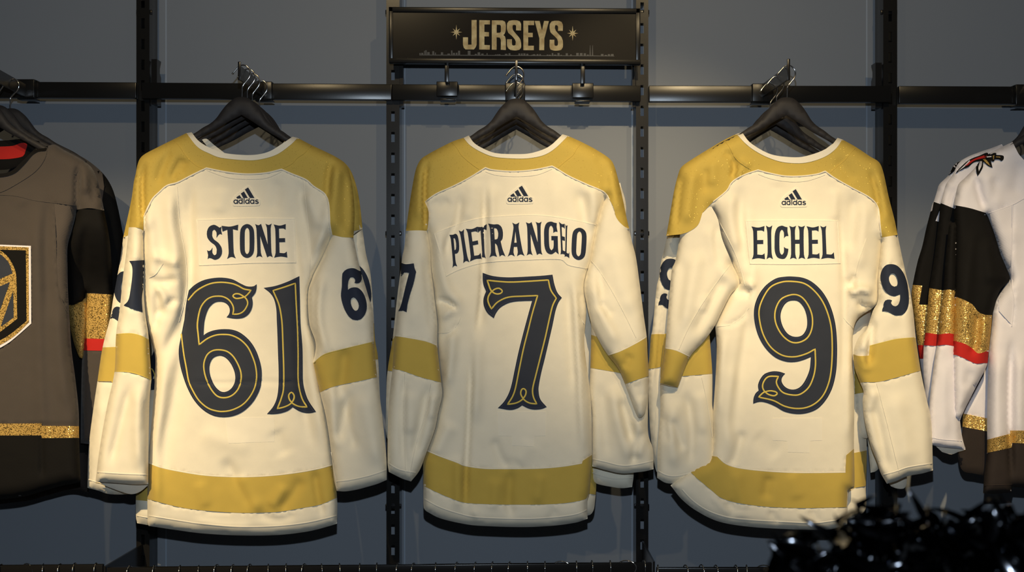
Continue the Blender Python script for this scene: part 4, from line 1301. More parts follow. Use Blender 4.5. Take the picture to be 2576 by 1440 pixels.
ribbon('neck_seam', r, M['cream_rib'], B, P('1907,438 1940,450 1985,457 2030,455 2076,440', closed=False, step=5), 2.2, off=0.0018)
for s in ('1822,353 1836,372 1850,398 1868,414 1890,428', '2153,370 2138,388 2125,404 2105,420 2090,434'):
    ribbon('collar_seam', r, M['gold'], B, P(s, closed=False, step=5), 2.2, off=0.0032)
band = P('1660,1130* 1805,1150* 1827,1169 1865,1180 1941,1188 2017,1191 2127,1190* 2129,1146* 2149,1129* 2190,1115* 2190,1215* 2149,1224* 2132,1235* 2130,1277* 2017,1279 1922,1275 1846,1264 1812,1252 1793,1237 1752,1203* 1700,1150*')
piece('hem_band', r, M['gold_flat'], B, region=band, off=0.0016, wrap=True)
ribbon('piping', r, M['cream_rib'], B, P('1805,1149 1827,1168 1865,1179 1941,1187 2017,1190 2127,1189', closed=False), 3, off=0.003)
ribbon('hem_stitching', r, M['cream_rib'], B, P('1716,1232 1745,1262 1782,1286 1830,1302 1890,1309 1979,1314 2055,1316 2128,1306', closed=False), 4, off=0.0022)
for s in ('1804,822 1835,818 1865,800 1884,776', '2122,800 2135,815 2150,828', '1806,552 1850,640 1875,720', '2180,600 2160,660 2150,700'):
    ribbon('side_seam', r, M['cream_rib'], B, P(s, closed=False, step=5), 1.8, off=0.0016)
NP = P('1875,555* 1960,554 2050,554 2109,555* 2112,610 2115,664* 2000,666 1886,665* 1880,610', step=6)
npl = piece('name_plate', r, M['plate'], B, region=NP, off=0.0016)
plate_edge(npl, B, NP)
for ch, q in zip('EICHEL', (((1046,864),(1166,860),(1168,1160),(1050,1160)), ((1177,856),(1235,854),(1240,1160),(1182,1160)), ((1256,857),(1382,857),(1382,1157),(1254,1157)), ((1388,858),(1530,856),(1532,1158),(1394,1160)), ((1545,862),(1658,860),(1664,1155),(1550,1157)), ((1668,858),(1776,858),(1798,1156),(1676,1158)))):
    piece('letter', npl, M['navy'], B, region=glyph(ch, Q4(1600, 330, 3.6, *q)), off=0.0030, sp=7)
numeral(r, B, N9)
logo(r, B, 1997, 516, 0.965)
piece('inner_patch', r, M['plate'], B, region=P('1943,1053* 2068,1052* 2068,1109* 2038,1110* 2036,1140* 1982,1138* 1980,1110* 1944,1109*'), off=0.0007)
# left sleeve: forearm behind, upper arm folded over it
O = P('1672,840* 1785,840* 1786,856 1792,941 1792,1020 1795,1040 1797,1135 1808,1187* 1780,1193 1752,1203 1706,1216 1676,1216 1653,1203* 1655,1116 1661,1040 1661,996 1662,930')
L2 = Surf(O, DJ + 0.005, T=0.055, w=24, folds=[('1700,1000 1690,1100 1700,1190', 7, 16), ('1725,980 1740,1080 1735,1180', -7, 12), ('1760,980 1770,1100', 4, 16), ('1668,1040 1680,1120', -4, 10), ('1690,1050 1720,1140', -6, 10)], wav=0.4)
sf = piece('sleeve', r, M['cream'], L2)
piece('sleeve_band', sf, M['gold_flat'], L2, region=P('1660,835* 1800,830* 1810,940* 1792,941* 1716,947* 1660,950*'), off=0.0014, wrap=True)
ribbon('cuff_stitching', sf, M['cream_rib'], L2, P('1655,1185 1680,1197 1710,1197 1752,1185 1802,1168', closed=False), 4, off=0.002)
ribbon('side_seam', sf, M['cream_rib'], L2, P('1765,950 1780,1020 1792,1100', closed=False), 1.8, off=0.002)
O = P('1711,590* 1733,583 1756,566 1767,536* 1790,520* 1806,552 1817,602 1842,663 1861,711 1838,742 1814,788 1799,819 1771,859 1734,901 1705,975* 1682,972 1660,965* 1673,874 1681,776 1690,678 1698,660 1703,636')
L2 = Surf(O, DJ, T=0.075, w=30, open_=[P('1767,536* 1756,566 1733,583 1711,590*', closed=False), P('1767,536* 1790,520* 1806,552 1817,602 1842,663', closed=False)], tilt=(620, 900, -0.035), wav=0.5,
          folds=[('1790,560 1800,640 1840,720', 5, 18), ('1760,620 1740,720 1715,840', 6, 20), ('1830,690 1800,740 1770,800 1745,850', -7, 14), ('1720,640 1710,740 1700,840', -4, 14), ('1780,740 1765,790', 5, 12), ('1812,560 1800,600 1812,680', -5, 10)])
sl = piece('upper_sleeve', r, M['cream'], L2)
piece('sleeve_band', sl, M['gold_flat'], L2, region=P('1650,870* 1672,877* 1701,883 1731,897* 1750,906* 1720,990* 1705,975* 1682,970 1660,964* 1640,960*'), off=0.0014, wrap=True)
ribbon('piping', sl, M['cream_rib'], L2, P('1672,876 1701,882 1733,897', closed=False), 2.5, off=0.0025)
ribbon('side_seam', sl, M['cream_rib'], L2, P('1836,668 1790,730 1740,810 1708,880', closed=False), 1.8, off=0.0018)
# right sleeve
O = P('2218,598* 2240,594 2258,591* 2268,640 2279,690 2290,736 2298,790 2304,851 2316,932 2330,1000 2343,1063 2347,1184* 2320,1192 2282,1199 2255,1211 2231,1218* 2215,1190 2206,1161 2190,1120 2175,1060 2170,1010 2172,985 2160,955 2150,925 2147,886 2160,850 2180,828 2196,782 2208,758 2209,700 2213,650')
L2 = Surf(O, DJ, T=0.075, w=26, open_=[P('2218,598* 2240,594 2258,591*', closed=False)], tilt=(620, 880, -0.030), wav=0.4,
          folds=[('2175,850 2172,890 2186,940', 6, 10), ('2200,800 2190,850 2186,920', -10, 6, 12), ('2160,880 2180,900 2184,930', -7, 8), ('2230,620 2240,740 2250,840', 4, 18), ('2190,990 2215,1100 2235,1200', -7, 12), ('2250,980 2270,1080 2290,1180', 5, 24), ('2200,980 2190,1040', 5, 12)])
sr = piece('sleeve', r, M['cream'], L2)
piece('sleeve_band', sr, M['gold_flat'], L2, region=P('2140,889* 2160,896 2186,895* 2188,872* 2226,862 2257,855 2304,851* 2330,846* 2335,928* 2316,933* 2257,950 2211,961 2176,962* 2150,965*'), off=0.0014, wrap=True)
ribbon('piping', sr, M['thread'], L2, P('2188,871 2226,861 2257,854 2304,850', closed=False), 2.5, off=0.0025)
ribbon('cuff_stitching', sr, M['cream_rib'], L2, P('2222,1195 2255,1186 2285,1176 2346,1166', closed=False), 4, off=0.002)
ribbon('side_seam', sr, M['cream_rib'], L2, P('2205,965 2230,1060 2262,1190', closed=False), 1.6, off=0.002)
mini_num(sr, L2, N9, ((2212, 665), (2278, 665), (2292, 794), (2220, 794)))
C_ = Surf(P('2235,1200* 2282,1190* 2278,1226 2258,1230 2236,1222*'), DJ + 0.04, T=0.01, w=8)
piece('cuff_lining', sr, M['lining'], C_, sp=9)
C_ = Surf(P('2065,384* 2094,362 2105,352* 2100,378 2080,392*'), 3.085, T=0.004, w=5)
piece('inner_collar', r, M['cream_rib'], C_, sp=9)

r = jersey('cream and gold jersey hidden behind the rightmost cream one, left sleeve showing', 1970, 3.13, 1300, GJ)
O = P('1870,376* 1985,410 2090,380* 2160,400 2200,470* 2190,800 2170,1000 2180,1110 2178,1226 2172,1290 2100,1310 1960,1310 1840,1290 1830,1000 1840,700 1700,560 1735,430')
B2 = Surf(O, 3.13, T=0.05, w=24)
piece('back_panel', r, M['cream'], B2, sp=14)
piece('yoke', r, M['gold'], B2, region=P('1660,350* 2260,350* 2260,500* 2080,440* 1900,440* 1760,600* 1660,600*'), off=0.0012, wrap=True, sp=12)
piece('hem_band', r, M['gold_flat'], B2, region=P('1800,1140* 2150,1140* 2200,1130* 2200,1220* 2150,1228* 1800,1240*'), off=0.0014, wrap=True, sp=12)
piece('number', r, M['navy'], B2, region=P('2100,700* 2140,760* 2140,1000* 2100,1050*'), off=0.002, sp=12)
O = P('1679,592* 1712,588* 1720,700 1700,900 1690,1150* 1652,1188* 1647,1173 1637,1100 1633,1040 1631,996 1630,930 1633,904 1637,849 1641,831 1652,721 1657,700 1663,660 1668,640')
L3 = Surf(O, 3.12, T=0.045, w=18, folds=[('1672,700 1660,860 1652,1000', -6, 6)])
sl = piece('sleeve', r, M['cream'], L3, sp=9)
piece('sleeve_cap', sl, M['gold'], L3, region=P('1660,560* 1720,560* 1720,592* 1676,594* 1660,594*'), off=0.0014, wrap=True, sp=9)
piece('sleeve_band', sl, M['gold_flat'], L3, region=P('1620,843* 1650,841* 1730,842* 1730,915* 1672,921* 1648,927* 1620,930*'), off=0.0014, wrap=True)
mini_num(sl, L3, N9, ((1660, 651), (1720, 651), (1712, 778), (1656, 778)))
O = P('2146,900* 2172,915* 2190,960 2190,1040 2185,1100 2160,1100* 2150,1000')
L3 = Surf(O, 3.11, T=0.03, w=12)
sl = piece('sleeve', r, M['cream'], L3, sp=9)
piece('sleeve_band', sl, M['gold_flat'], L3, region=P('2130,890* 2220,890* 2220,980* 2150,992* 2130,993*'), off=0.0014, wrap=True, sp=9)
O = P('2176,1040* 2200,1030* 2215,1100 2222,1160 2205,1185 2190,1190*')
L3 = Surf(O, 3.14, T=0.03, w=12)
piece('sleeve', r, M['cream'], L3, sp=9)

# ------------------------------------------------------------------ charcoal jerseys at the left edge
GG = 'charcoal jerseys at the left edge'
r = jersey('charcoal jersey with a shield crest on its chest, cut off by the left edge', -20, DJ, 1250, GG)
K5 = (0, 160, 4.5)
neckg = '-110,372* -90,410 -50,436 0,437 29,430 53,409 73,389 90,372*'
O = P('-125,366* ' + neckg + ' 121,367* 138,364 160,377 191,393 213,407 232,424 246,455 256,500 262,530* 225,524 192,528* 190,545 181,580 170,622 170,680 171,730 175,803 180,880 190,957 198,1034 199,1102 203,1214* 160,1222 110,1236 60,1250 0,1257 -100,1262 -250,1230* -255,900 -240,600 -250,500* -220,420')
fg = [('200,405 194,455 193,500 191,560', -12, 7), ('215,430 212,490', 7, 12), ('224,420 232,470 236,520', -6, 8),
      ('100,470 90,600 95,760 100,950 108,1100 104,1200', 5, 14), ('125,480 118,620 122,800', -4, 12), ('140,760 150,900 170,1040', 4, 16), ('40,480 60,520', 2, 20), ('104,1060 106,1210', -5, 6)]
B = Surf(O, DJ, T=0.08, w=34, open_=[P(neckg, closed=False), P('262,530* 225,524 192,528*', closed=False)], folds=fg, wav=0.5)
piece('front_panel', r, M['grey'], B, sp=8)
piece('hem_band', r, M['glitter'], B, region=P('-300,1060* 0,1066 104,1066* 106,1072* 199,1073* 240,1073* 240,1102* 199,1102* 105,1103* 104,1096* 0,1096 -300,1090*'), off=0.0016, wrap=True)
piece('hem', r, M['black'], B, region=P('-300,1092* 0,1097 104,1097* 105,1104* 240,1103* 240,1300* -300,1300*'), off=0.0012, wrap=True, label='black hem')
piece('side_mesh', r, M['grey_mesh'], B, region=P('136,512* 176,520* 184,560 168,620 168,700 172,770 160,760 147,730 143,680 143,600', step=6), off=0.001)
ribbon('side_seam', r, M['grey'], B, P('136,512 140,600 143,680 150,740 172,790', closed=False), 2, off=0.0018)
ribbon('yoke_seam', r, M['grey'], B, P('-60,490 30,492 90,505 150,512 192,518', closed=False), 2, off=0.0018)
ribbon('yoke_seam', r, M['grey'], B, P('119,372 112,400 90,430 50,458 0,484 -50,490', closed=False), 2.5, off=0.002)
piece('collar', r, M['black'], B, region=P('-125,366* -110,372* -90,410 -50,436 0,437 29,430 53,409 73,389 90,372* 121,367* 116,379 96,382 80,392 60,415 35,437 0,446 -60,446 -100,420', step=6), off=0.0022, label='black collar', sp=7)
C_ = Surf(P('-110,352* 0,354 50,350* 100,355* 85,385 60,408 30,424 0,428 -60,428 -100,400'), 3.09, T=0.008, w=8)
ic = piece('inner_collar', r, M['black'], C_, sp=9, label='black inner collar')
piece('neck_lining', ic, M['red'], C_, region=P('-100,370 0,369 33,367 53,360 68,363 64,380 58,393 33,399 0,401 -80,400'), off=0.001, sp=9, label='red neck lining')
# crest: nested shield, helmet shapes (right half traced, mirrored)
K4 = (0, 580, 4.5)
AX = -170.0
def mirror(s):
    p = pts(s)
    q = p + [(2 * AX - x, y, c) for x, y, c in p[::-1] if abs(x - AX) > 1]
    q = [(K4[0] + x / K4[2], K4[1] + y / K4[2], c) for x, y, c in q]
    return smooth_path(q, True, 6.0)
cr = piece('crest', r, M['white'], B, region=mirror('-170,155* 350,175* 354,1055* 200,1192 100,1272 0,1332 -80,1372 -170,1405*'), off=0.0022, sp=8, label='shield crest')
piece('crest_border', cr, M['glitter'], B, region=mirror('-170,172* 324,192* 328,1040* 200,1165 100,1242 0,1300 -80,1345 -170,1375*'), off=0.0030, sp=8)
piece('crest_field', cr, M['black'], B, region=mirror('-170,215* 292,225* 300,1025* 200,1108 100,1185 0,1245 -80,1290 -170,1320*'), off=0.0036, sp=8)
piece('helmet', cr, M['glitter'], B, region=mirror('-170,170 -80,185 0,225 80,290 140,380 180,490 190,700 195,1000* 100,1075 0,1150 -80,1195 -170,1235*'), off=0.0042, sp=8)
piece('helmet_dome', cr, M['charcoal_twill'], B, region=mirror('-170,208 -80,225 0,268 60,318 110,390 142,487* 0,548 -170,620*'), off=0.0048, sp=8)
piece('helmet_visor', cr, M['charcoal_twill'], B, region=mirror('-170,700* 0,632 112,585* 0,905 -60,1080 -170,1190*'), off=0.0048, sp=8)
for s in ('148,690* 155,985* 20,1085* 10,1080*',):
    p = P(s, *K4, step=6)
    piece('helmet_cheek', cr, M['charcoal_twill'], B, region=p, off=0.0048, sp=8)
# its sleeve
O = P('192,528* 225,524 262,530* 275,600 282,680 284,742* 240,738 216,738* 214,762* 205,765 190,772 176,786* 171,730 170,680 170,622 181,580 190,545')
L1 = Surf(O, DJ, T=0.07, w=22, open_=[P('192,528* 225,524 262,530*', closed=False), P('284,742* 240,738 216,738*', closed=False)], tilt=(560, 745, 0.11), folds=[('215,560 210,640 205,740', -6, 10)])
sl = piece('sleeve', r, M['black'], L1, sp=8, label='black sleeve')
O = P('170,770* 216,750* 222,780 218,850 208,903* 200,900 188,870 178,830')
L2 = Surf(O, DJ + 0.10, T=0.05, w=18)
piece('elbow_band', sl, M['glitter'], L2, sp=8, label='gold glitter band at the bent elbow')
O = P('216,738* 240,738 284,742* 278,860 270,1000 264,1118* 230,1118 203,1116* 204,1000 207,882 210,800')
L2 = Surf(O, DJ + 0.11, T=0.07, w=20, open_=[P('284,742* 240,738 216,738*', closed=False)])
fs_ = piece('sleeve_end', r, M['grey'], L2, sp=8)
piece('sleeve_band', fs_, M['glitter'], L2, region=P('200,736* 216,738* 284,742* 300,742* 300,854* 208,852* 195,852*'), off=0.0014, wrap=True)
piece('sleeve_stripe', fs_, M['red'], L2, region=P('195,852* 208,852* 300,854* 300,884* 206,882* 195,882*'), off=0.0014, wrap=True, label='red sleeve stripe')
ribbon('side_seam', fs_, M['grey'], L2, P('214,890 213,1000 212,1110', closed=False), 1.6, off=0.0016)

r = jersey('black and charcoal jersey behind the crested one, its dark shoulder showing', 10, 3.225, 1230, GG)
O = P('-100,380* 0,440 110,390* 160,378 200,392 232,412 262,440 283,475 296,520 306,570 312,610 300,760 285,820 240,870 225,1100 223,1240* 180,1233 120,1247 60,1262 -100,1270 -240,1220* -250,600 -200,420')
B2 = Surf(O, 3.225, T=0.06, w=26, folds=[('270,480 260,600 262,720', -6, 14)])
piece('front_panel', r, M['black'], B2, sp=12)
piece('shoulder_yoke', r, M['grey'], B2, region=P('-110,360* 250,380* 262,470* 255,520* 100,500* -150,480*'), off=0.0012, wrap=True, sp=12)
piece('hem', r, M['brown'], B2, region=P('-260,1140* 260,1140* 260,1300* -260,1300*'), off=0.0014, wrap=True, sp=12)

# ------------------------------------------------------------------ white jerseys at the right edge
GW = 'white jerseys at the right edge'
r = jersey('front white jersey with black, gold and red sleeve, cut off by the right edge', 2620, DJ, 1240, GW)
neckw = '2547,357* 2556,375 2566,392 2590,412 2640,420 2720,410*'
O = P('2547,357* 2556,375 2566,392 2590,412 2640,420 2720,410* 2725,800 2720,1230* 2600,1229 2547,1226* 2544,1240* 2505,1243 2473,1242* 2476,1194 2483,1138 2483,1050 2485,960 2487,893 2494,830 2500,775 2512,745 2534,712 2541,700 2532,675 2518,642 2507,606 2497,576 2486,547 2480,536* 2440,524 2399,516* 2404,490 2411,464 2425,450 2451,424 2470,400 2497,382 2520,370')
fw = [('2455,440 2462,480 2478,530', -9, 8), ('2480,430 2500,500 2505,530', 5, 16), ('2505,440 2498,500 2492,530', -4, 12), ('2545,840 2540,960 2540,1090 2545,1230', -12, 6, 10), ('2512,880 2510,1000 2512,1150', 7, 16),
      ('2570,880 2566,1000 2566,1120', 7, 14), ('2550,540 2548,680 2555,800', 3, 16), ('2570,400 2560,450 2550,500', -4, 18)]
B = Surf(O, DJ, T=0.075, w=30, open_=[P(neckw, closed=False), P('2720,410* 2725,800 2720,1230*', closed=False), P('2480,536* 2440,524 2399,516*', closed=False)], folds=fw, wav=0.4)
piece('back_panel', r, M['white'], B, sp=8)
piece('hem', r, M['brown'], B, region=P('2440,1145* 2483,1139* 2545,1126* 2547,1114* 2600,1117* 2740,1117* 2740,1260* 2440,1260*'), off=0.0014, wrap=True, label='dark hem')
piece('hem_band', r, M['glitter'], B, region=P('2440,1112* 2483,1107* 2541,1092* 2541,1084* 2600,1084* 2740,1084* 2740,1118* 2600,1117* 2546,1115* 2545,1127* 2483,1140* 2440,1148*'), off=0.0022, wrap=True)
piece('side_mesh', r, M['white_mesh'], B, region=[P('2490,538* 2509,529 2545,517* 2544,620 2543,652 2541,690* 2530,672 2515,636 2503,596', step=6), P('2534,712* 2549,722* 2550,780 2545,818* 2513,783* 2512,745*', step=6)], off=0.0012)
ribbon('side_seam', r, M['white'], B, P('2548,517 2546,600 2545,700 2550,760 2545,822', closed=False), 3, off=0.002)
ribbon('yoke_seam', r, M['white'], B, P('2484,538 2520,526 2550,514 2580,498 2620,486', closed=False), 3, off=0.0022)
ribbon('hem_stitching', r, M['brown'], B, P('2477,1222 2545,1220', closed=False), 3, off=0.003)
# emblem: crossed-star patch with a short sword
KE = (2276, 320, 4.8)
em = piece('shoulder_emblem', r, M['black'], B, region=P('735,545* 760,500 850,400 830,395 960,330 1040,300* 1030,330 1060,320* 1075,310* 1105,312* 1105,335 1160,338 1195,350 1193,390 1165,410 1140,390 1085,390 1080,412 1055,415 1040,400 1060,492* 1000,465 950,420 945,480 915,540 880,592* 865,540 862,480 880,410* 860,430 800,480', *KE, step=4), off=0.0028, wrap=True, sp=8, label='black edged star and sword emblem')
for nm, mt, s in (('emblem_inlay', 'red', '770,450* 800,420 860,370 960,345 1025,320* 990,350 970,380 900,385 820,430 745,475*'),
                  ('emblem_inlay', 'white', '905,410* 935,410 930,470 895,540* 885,490'),
                  ('emblem_inlay', 'glitter', '935,385* 975,380* 1010,420 1035,470* 985,440'),
                  ('emblem_inlay', 'white', '985,350* 1050,345* 1050,365* 990,372*'),
                  ('emblem_inlay', 'glitter', '1060,345* 1085,335* 1080,395* 1065,390*'),
                  ('emblem_inlay', 'glitter', '1100,352* 1150,355 1160,370 1100,366*')):
    piece(nm, em, M[mt], B, region=shrink(P(s, *KE, step=4), 0.8), off=0.0036, wrap=True, sp=8)
# back flap of its hem, behind
O = P('2480,900* 2500,900* 2500,1190* 2476,1197* 2450,1192 2421,1184 2409,1141 2420,1090 2421,1074 2423,1041 2430,1020 2452,985 2475,940')
S_ = Surf(O, DJ + 0.055, T=0.02, w=12)
bf = piece('front_panel', r, M['white'], S_, sp=9)
piece('hem', bf, M['brown'], S_, region=P('2380,1070* 2421,1074* 2483,1086* 2520,1090* 2520,1220* 2380,1220*'), off=0.0012, wrap=True, sp=9)
piece('hem_band', bf, M['glitter'], S_, region=P('2400,1038* 2423,1041* 2483,1053* 2510,1056* 2510,1092* 2483,1086* 2421,1074* 2400,1072*'), off=0.002, wrap=True, sp=9)
# sleeve
O = P('2399,516* 2440,524 2480,536* 2486,547 2497,576 2507,606 2518,642 2532,675 2541,700 2534,712 2518,727 2509,746 2501,775 2496,792 2494,819 2488,877 2486,894 2482,922 2454,977 2427,1030 2415,1058* 2400,1050* 2396,900 2400,730 2402,600')
L1 = Surf(O, DJ, T=0.075, w=26, open_=[P('2480,536* 2440,524 2399,516*', closed=False)], tilt=(560, 760, -0.02), wav=0.5,
          folds=[('2450,560 2440,660 2430,760 2425,860', 5, 16), ('2480,600 2490,680 2500,720', 6, 20), ('2462,780 2455,860 2440,900', -8, 9), ('2480,800 2475,880', 6, 10), ('2445,930 2430,980', -4, 12)])
sl = piece('sleeve', r, M['white'], L1, sp=8)
piece('sleeve_block', sl, M['black'], L1, region=P('2380,510* 2399,516* 2440,524 2480,536* 2560,560* 2570,760* 2520,800* 2496,793* 2476,792 2459,783 2447,767 2426,755 2407,748* 2380,745*'), off=0.0014, wrap=True, label='black sleeve block')
piece('sleeve_band', sl, M['glitter'], L1, region=P('2380,745* 2407,748* 2426,755 2447,767 2459,783 2476,792 2496,793* 2520,795* 2510,880* 2486,881* 2474,887 2459,889 2443,875 2426,865 2405,859* 2380,857*'), off=0.0012, wrap=True)
piece('sleeve_stripe', sl, M['red'], L1, region=P('2380,857* 2405,859* 2426,865 2443,875 2459,889 2474,887 2486,881* 2510,878* 2510,915* 2475,914* 2454,915 2432,905 2407,894* 2380,890*'), off=0.0014, wrap=True, label='red sleeve stripe')
O = P('2388,560* 2408,560* 2408,735 2405,840 2407,900 2409,991 2415,1058 2420,1097 2429,1132* 2412,1130 2370,1126 2340,1119* 2338,1075 2338,1019 2345,950 2354,885 2362,842 2366,787 2374,729 2378,662')
L2 = Surf(O, DJ - 0.012, T=0.05, w=16, folds=[('2380,900 2375,1000 2380,1110', 4, 12), ('2412,1080 2416,1120', -4, 5)])
sf = piece('sleeve_end', r, M['white'], L2, sp=8)
piece('sleeve_block', sf, M['black'], L2, region=P('2360,540* 2420,540* 2420,735* 2407,733* 2390,729 2374,730* 2350,732*'), off=0.0014, wrap=True, label='black sleeve block')
piece('sleeve_band', sf, M['glitter'], L2, region=P('2350,732* 2374,730* 2390,729 2407,733* 2430,735* 2425,843* 2405,842* 2385,839 2362,842* 2340,842*'), off=0.0012, wrap=True)
piece('sleeve_stripe', sf, M['red'], L2, region=P('2340,842* 2362,842* 2385,839 2405,842* 2425,843* 2425,875* 2404,872* 2380,868 2358,870* 2340,872*'), off=0.0014, wrap=True, label='red sleeve stripe')
ribbon('cuff_stitching', sf, M['white'], L2, P('2340,1100 2370,1106 2424,1110', closed=False), 3, off=0.002)
C_ = Surf(P('2342,1112* 2428,1125* 2428,1132 2410,1138 2393,1144 2370,1138*'), DJ + 0.0, T=0.008, w=6)
piece('cuff_lining', sf, M['lining'], C_, sp=9)

r = jersey('second white jersey of the right-edge stack, sleeve just left of the front one', 2600, 3.12, 1200, GW)
O = P('2520,363* 2560,420* 2560,560* 2480,700* 2408,900* 2400,1100* 2338,1100* 2332,1035 2330,1019 2323,930 2324,869 2328,837 2333,780 2338,725 2350,650 2360,570 2366,512 2372,490 2380,464 2397,439 2412,410 2440,392 2480,378')
L2 = Surf(O, 3.11, T=0.05, w=20, folds=[('2397,470 2390,520', -4, 10)])
sl = piece('sleeve', r, M['white'], L2, sp=9)
piece('sleeve_block', sl, M['black'], L2, region=P('2350,508* 2366,511* 2398,524* 2420,530* 2560,540* 2560,735* 2371,731* 2338,725* 2300,724*'), off=0.0014, wrap=True, sp=9, label='black sleeve block')
piece('sleeve_band', sl, M['glitter'], L2, region=P('2300,724* 2338,725* 2371,731* 2440,735* 2440,843* 2362,842* 2326,837* 2300,837*'), off=0.0012, wrap=True)
piece('sleeve_stripe', sl, M['red'], L2, region=P('2300,837* 2326,837* 2362,842* 2440,843* 2440,872* 2358,871* 2324,869* 2300,869*'), off=0.0014, wrap=True, label='red sleeve stripe')
e2 = piece('shoulder_emblem', sl, M['black'], L2, region=P('612,562* 640,520 720,440 770,400 830,370 900,345 1000,310 1000,400 850,420 770,480 720,500 660,530', *KE, step=4), off=0.0024, wrap=True, sp=9)
piece('emblem_inlay', sl, M['red'], L2, region=P('720,470* 790,410 870,370 960,340* 960,370 850,400 760,460', *KE, step=4), off=0.0034, wrap=True, sp=9)
piece('emblem_inlay', sl, M['white'], L2, region=P('640,535* 700,480 780,400* 790,410* 720,480 670,515', *KE, step=4), off=0.0034, wrap=True, sp=9)

r = jersey('third white jersey of the right-edge stack, beside the number 9 sleeve', 2590, 3.18, 1150, GW)
O = P('2500,372* 2520,420* 2480,560* 2400,900* 2390,1080* 2345,1090* 2330,1000 2318,930 2309,869 2300,800 2293,745 2296,717 2308,660 2320,620 2330,575 2341,532 2345,515 2349,507 2356,485 2363,464 2384,443 2401,414 2430,398 2465,382')
L2 = Surf(O, 3.18, T=0.05, w=16)
sl = piece('sleeve', r, M['white'], L2, sp=9)
piece('sleeve_block', sl, M['black'], L2, region=P('2330,534* 2341,533* 2345,530* 2349,508* 2366,514* 2364,530* 2353,556* 2361,558* 2367,520* 2500,530* 2500,770* 2332,767* 2312,767* 2320,719* 2296,717* 2270,716*'), off=0.0014, wrap=True, sp=9, label='black sleeve block')
piece('sleeve_band', sl, M['glitter'], L2, region=P('2270,716* 2296,717* 2320,719* 2312,767* 2332,767* 2400,770* 2400,869* 2309,869* 2280,868*'), off=0.0012, wrap=True)
piece('sleeve_stripe', sl, M['red'], L2, region=P('2290,868* 2309,869* 2400,869* 2400,903* 2318,903* 2290,902*'), off=0.0014, wrap=True, label='red sleeve stripe')
piece('shoulder_emblem', sl, M['black'], L2, region=P('522,582* 560,520 600,450 690,400 770,360 850,320 925,297* 850,350 800,380 700,440 640,480 600,530 550,570', *KE, step=4), off=0.0024, wrap=True, sp=9)
piece('emblem_inlay', sl, M['red'], L2, region=P('630,490* 700,400 790,375 780,410 700,450 650,480', *KE, step=4), off=0.0034, wrap=True, sp=9)
piece('collar', sl, M['black'], L2, region=P('1055,262* 1050,240* 1200,165 1270,148* 1300,180* 1130,250*', *KE, step=6), off=0.002, sp=9)

# ------------------------------------------------------------------ lower rack: rail, brackets and the hangers on it
DL = 3.02
def low_rail(px0, px1, y0, y1, label):
    x0, x1 = X(px0, DL), X(px1, DL)
    za, zb = Z(y0, DL), Z(y1, DL)
    V, Fc = [], []
    box(V, Fc, x0, x1, DL, DL + 0.014, -0.032, 0, 0.002)
    V = [(x, y, z + za + (zb - za) * (x - x0) / (x1 - x0)) for x, y, z in V]
    return tag(sharp30(obj('hang_rail', V, Fc, M['steel'], None)), label, 'rail', 'lower hang rails along the bottom of the photo')
low_rail(-80, 258, 1425, 1422, 'black lower hang rail crossing the bottom left corner')
low_rail(268, 1640, 1430, 1417, 'long black lower hang rail across the bottom of the photo')
low_rail(1652, 2700, 1430, 1430, 'black lower hang rail running behind the black foil decoration')
def bracket(pu, yu, pe, ye, label):
    """tapered cantilever arm from upright to the lower rail"""
    xa, za = X(pu, D_UP), Z(yu, D_UP)
    xb, zb = X(pe, DL), Z(ye, DL)
    V = []
    for sx in (-0.0025, 0.0025):
        V += [(xa + sx, D_UP, za), (xb + sx, DL, zb + .004), (xb + sx, DL, zb - 0.04), (xa + sx, D_UP, za - 0.13)]
    Fc = [(3, 2, 1, 0), (4, 5, 6, 7)] + [(i, (i + 1) % 4, 4 + (i + 1) % 4, 4 + i) for i in range(4)]
    tag(obj('shelf_bracket', V, Fc, M['steel_edge'], None, smooth=False), label, 'bracket', 'brackets of the lower rail')
bracket(357, 1370, 263, 1430, 'slanting black bracket of the lower rail below the number 61 jersey')
bracket(1617, 1362, 1645, 1418, 'slanting black bracket of the lower rail below the sign\'s right upright')
bracket(2240, 1362, 2330, 1425, 'black bracket of the lower rail behind the foil decoration')
def low_hanger(px, py, label, wide=1.0, turn=0.0):
    d = DL + 0.007
    x, _, z = W(px, py, d)
    z -= 0.003
    root = thing('clothes_hanger', label, 'hanger', (x, d, z - 0.05), 'hangers hooked on the lower rail')
    V, Fc = [], []
    ct, st = math.cos(turn), math.sin(turn)
    path = []
    R = 0.017 * wide
    for i in range(15):
        an = math.radians(-30 + i * 16)
        lx = R * math.cos(an); lz = 0.017 * math.sin(an) - 0.014
        path.append((lx, lz))
    path = [(0.0, -0.075), (0.0, -0.055), (R * 0.5, -0.042)] + path
    tube(V, Fc, [(x + a_ * st, d - a_ * ct, z + b_) for a_, b_ in path], 0.0016, 7)
    obj('wire_hook', V, Fc, M['chrome'], root)
    V, Fc = [], []
    hp = [(-0.2, -0.13), (-0.1, -0.1), (-0.03, -0.072), (0, -0.066), (0.03, -0.072), (0.1, -0.1), (0.2, -0.13)]
    tube(V, Fc, [(x + a_ * st, d - a_ * ct, z + b_) for a_, b_ in hp], [0.006, .008, .011, .012, .011, .008, .006], 8)
    obj('hanger_body', V, Fc, M['hanger'], root)
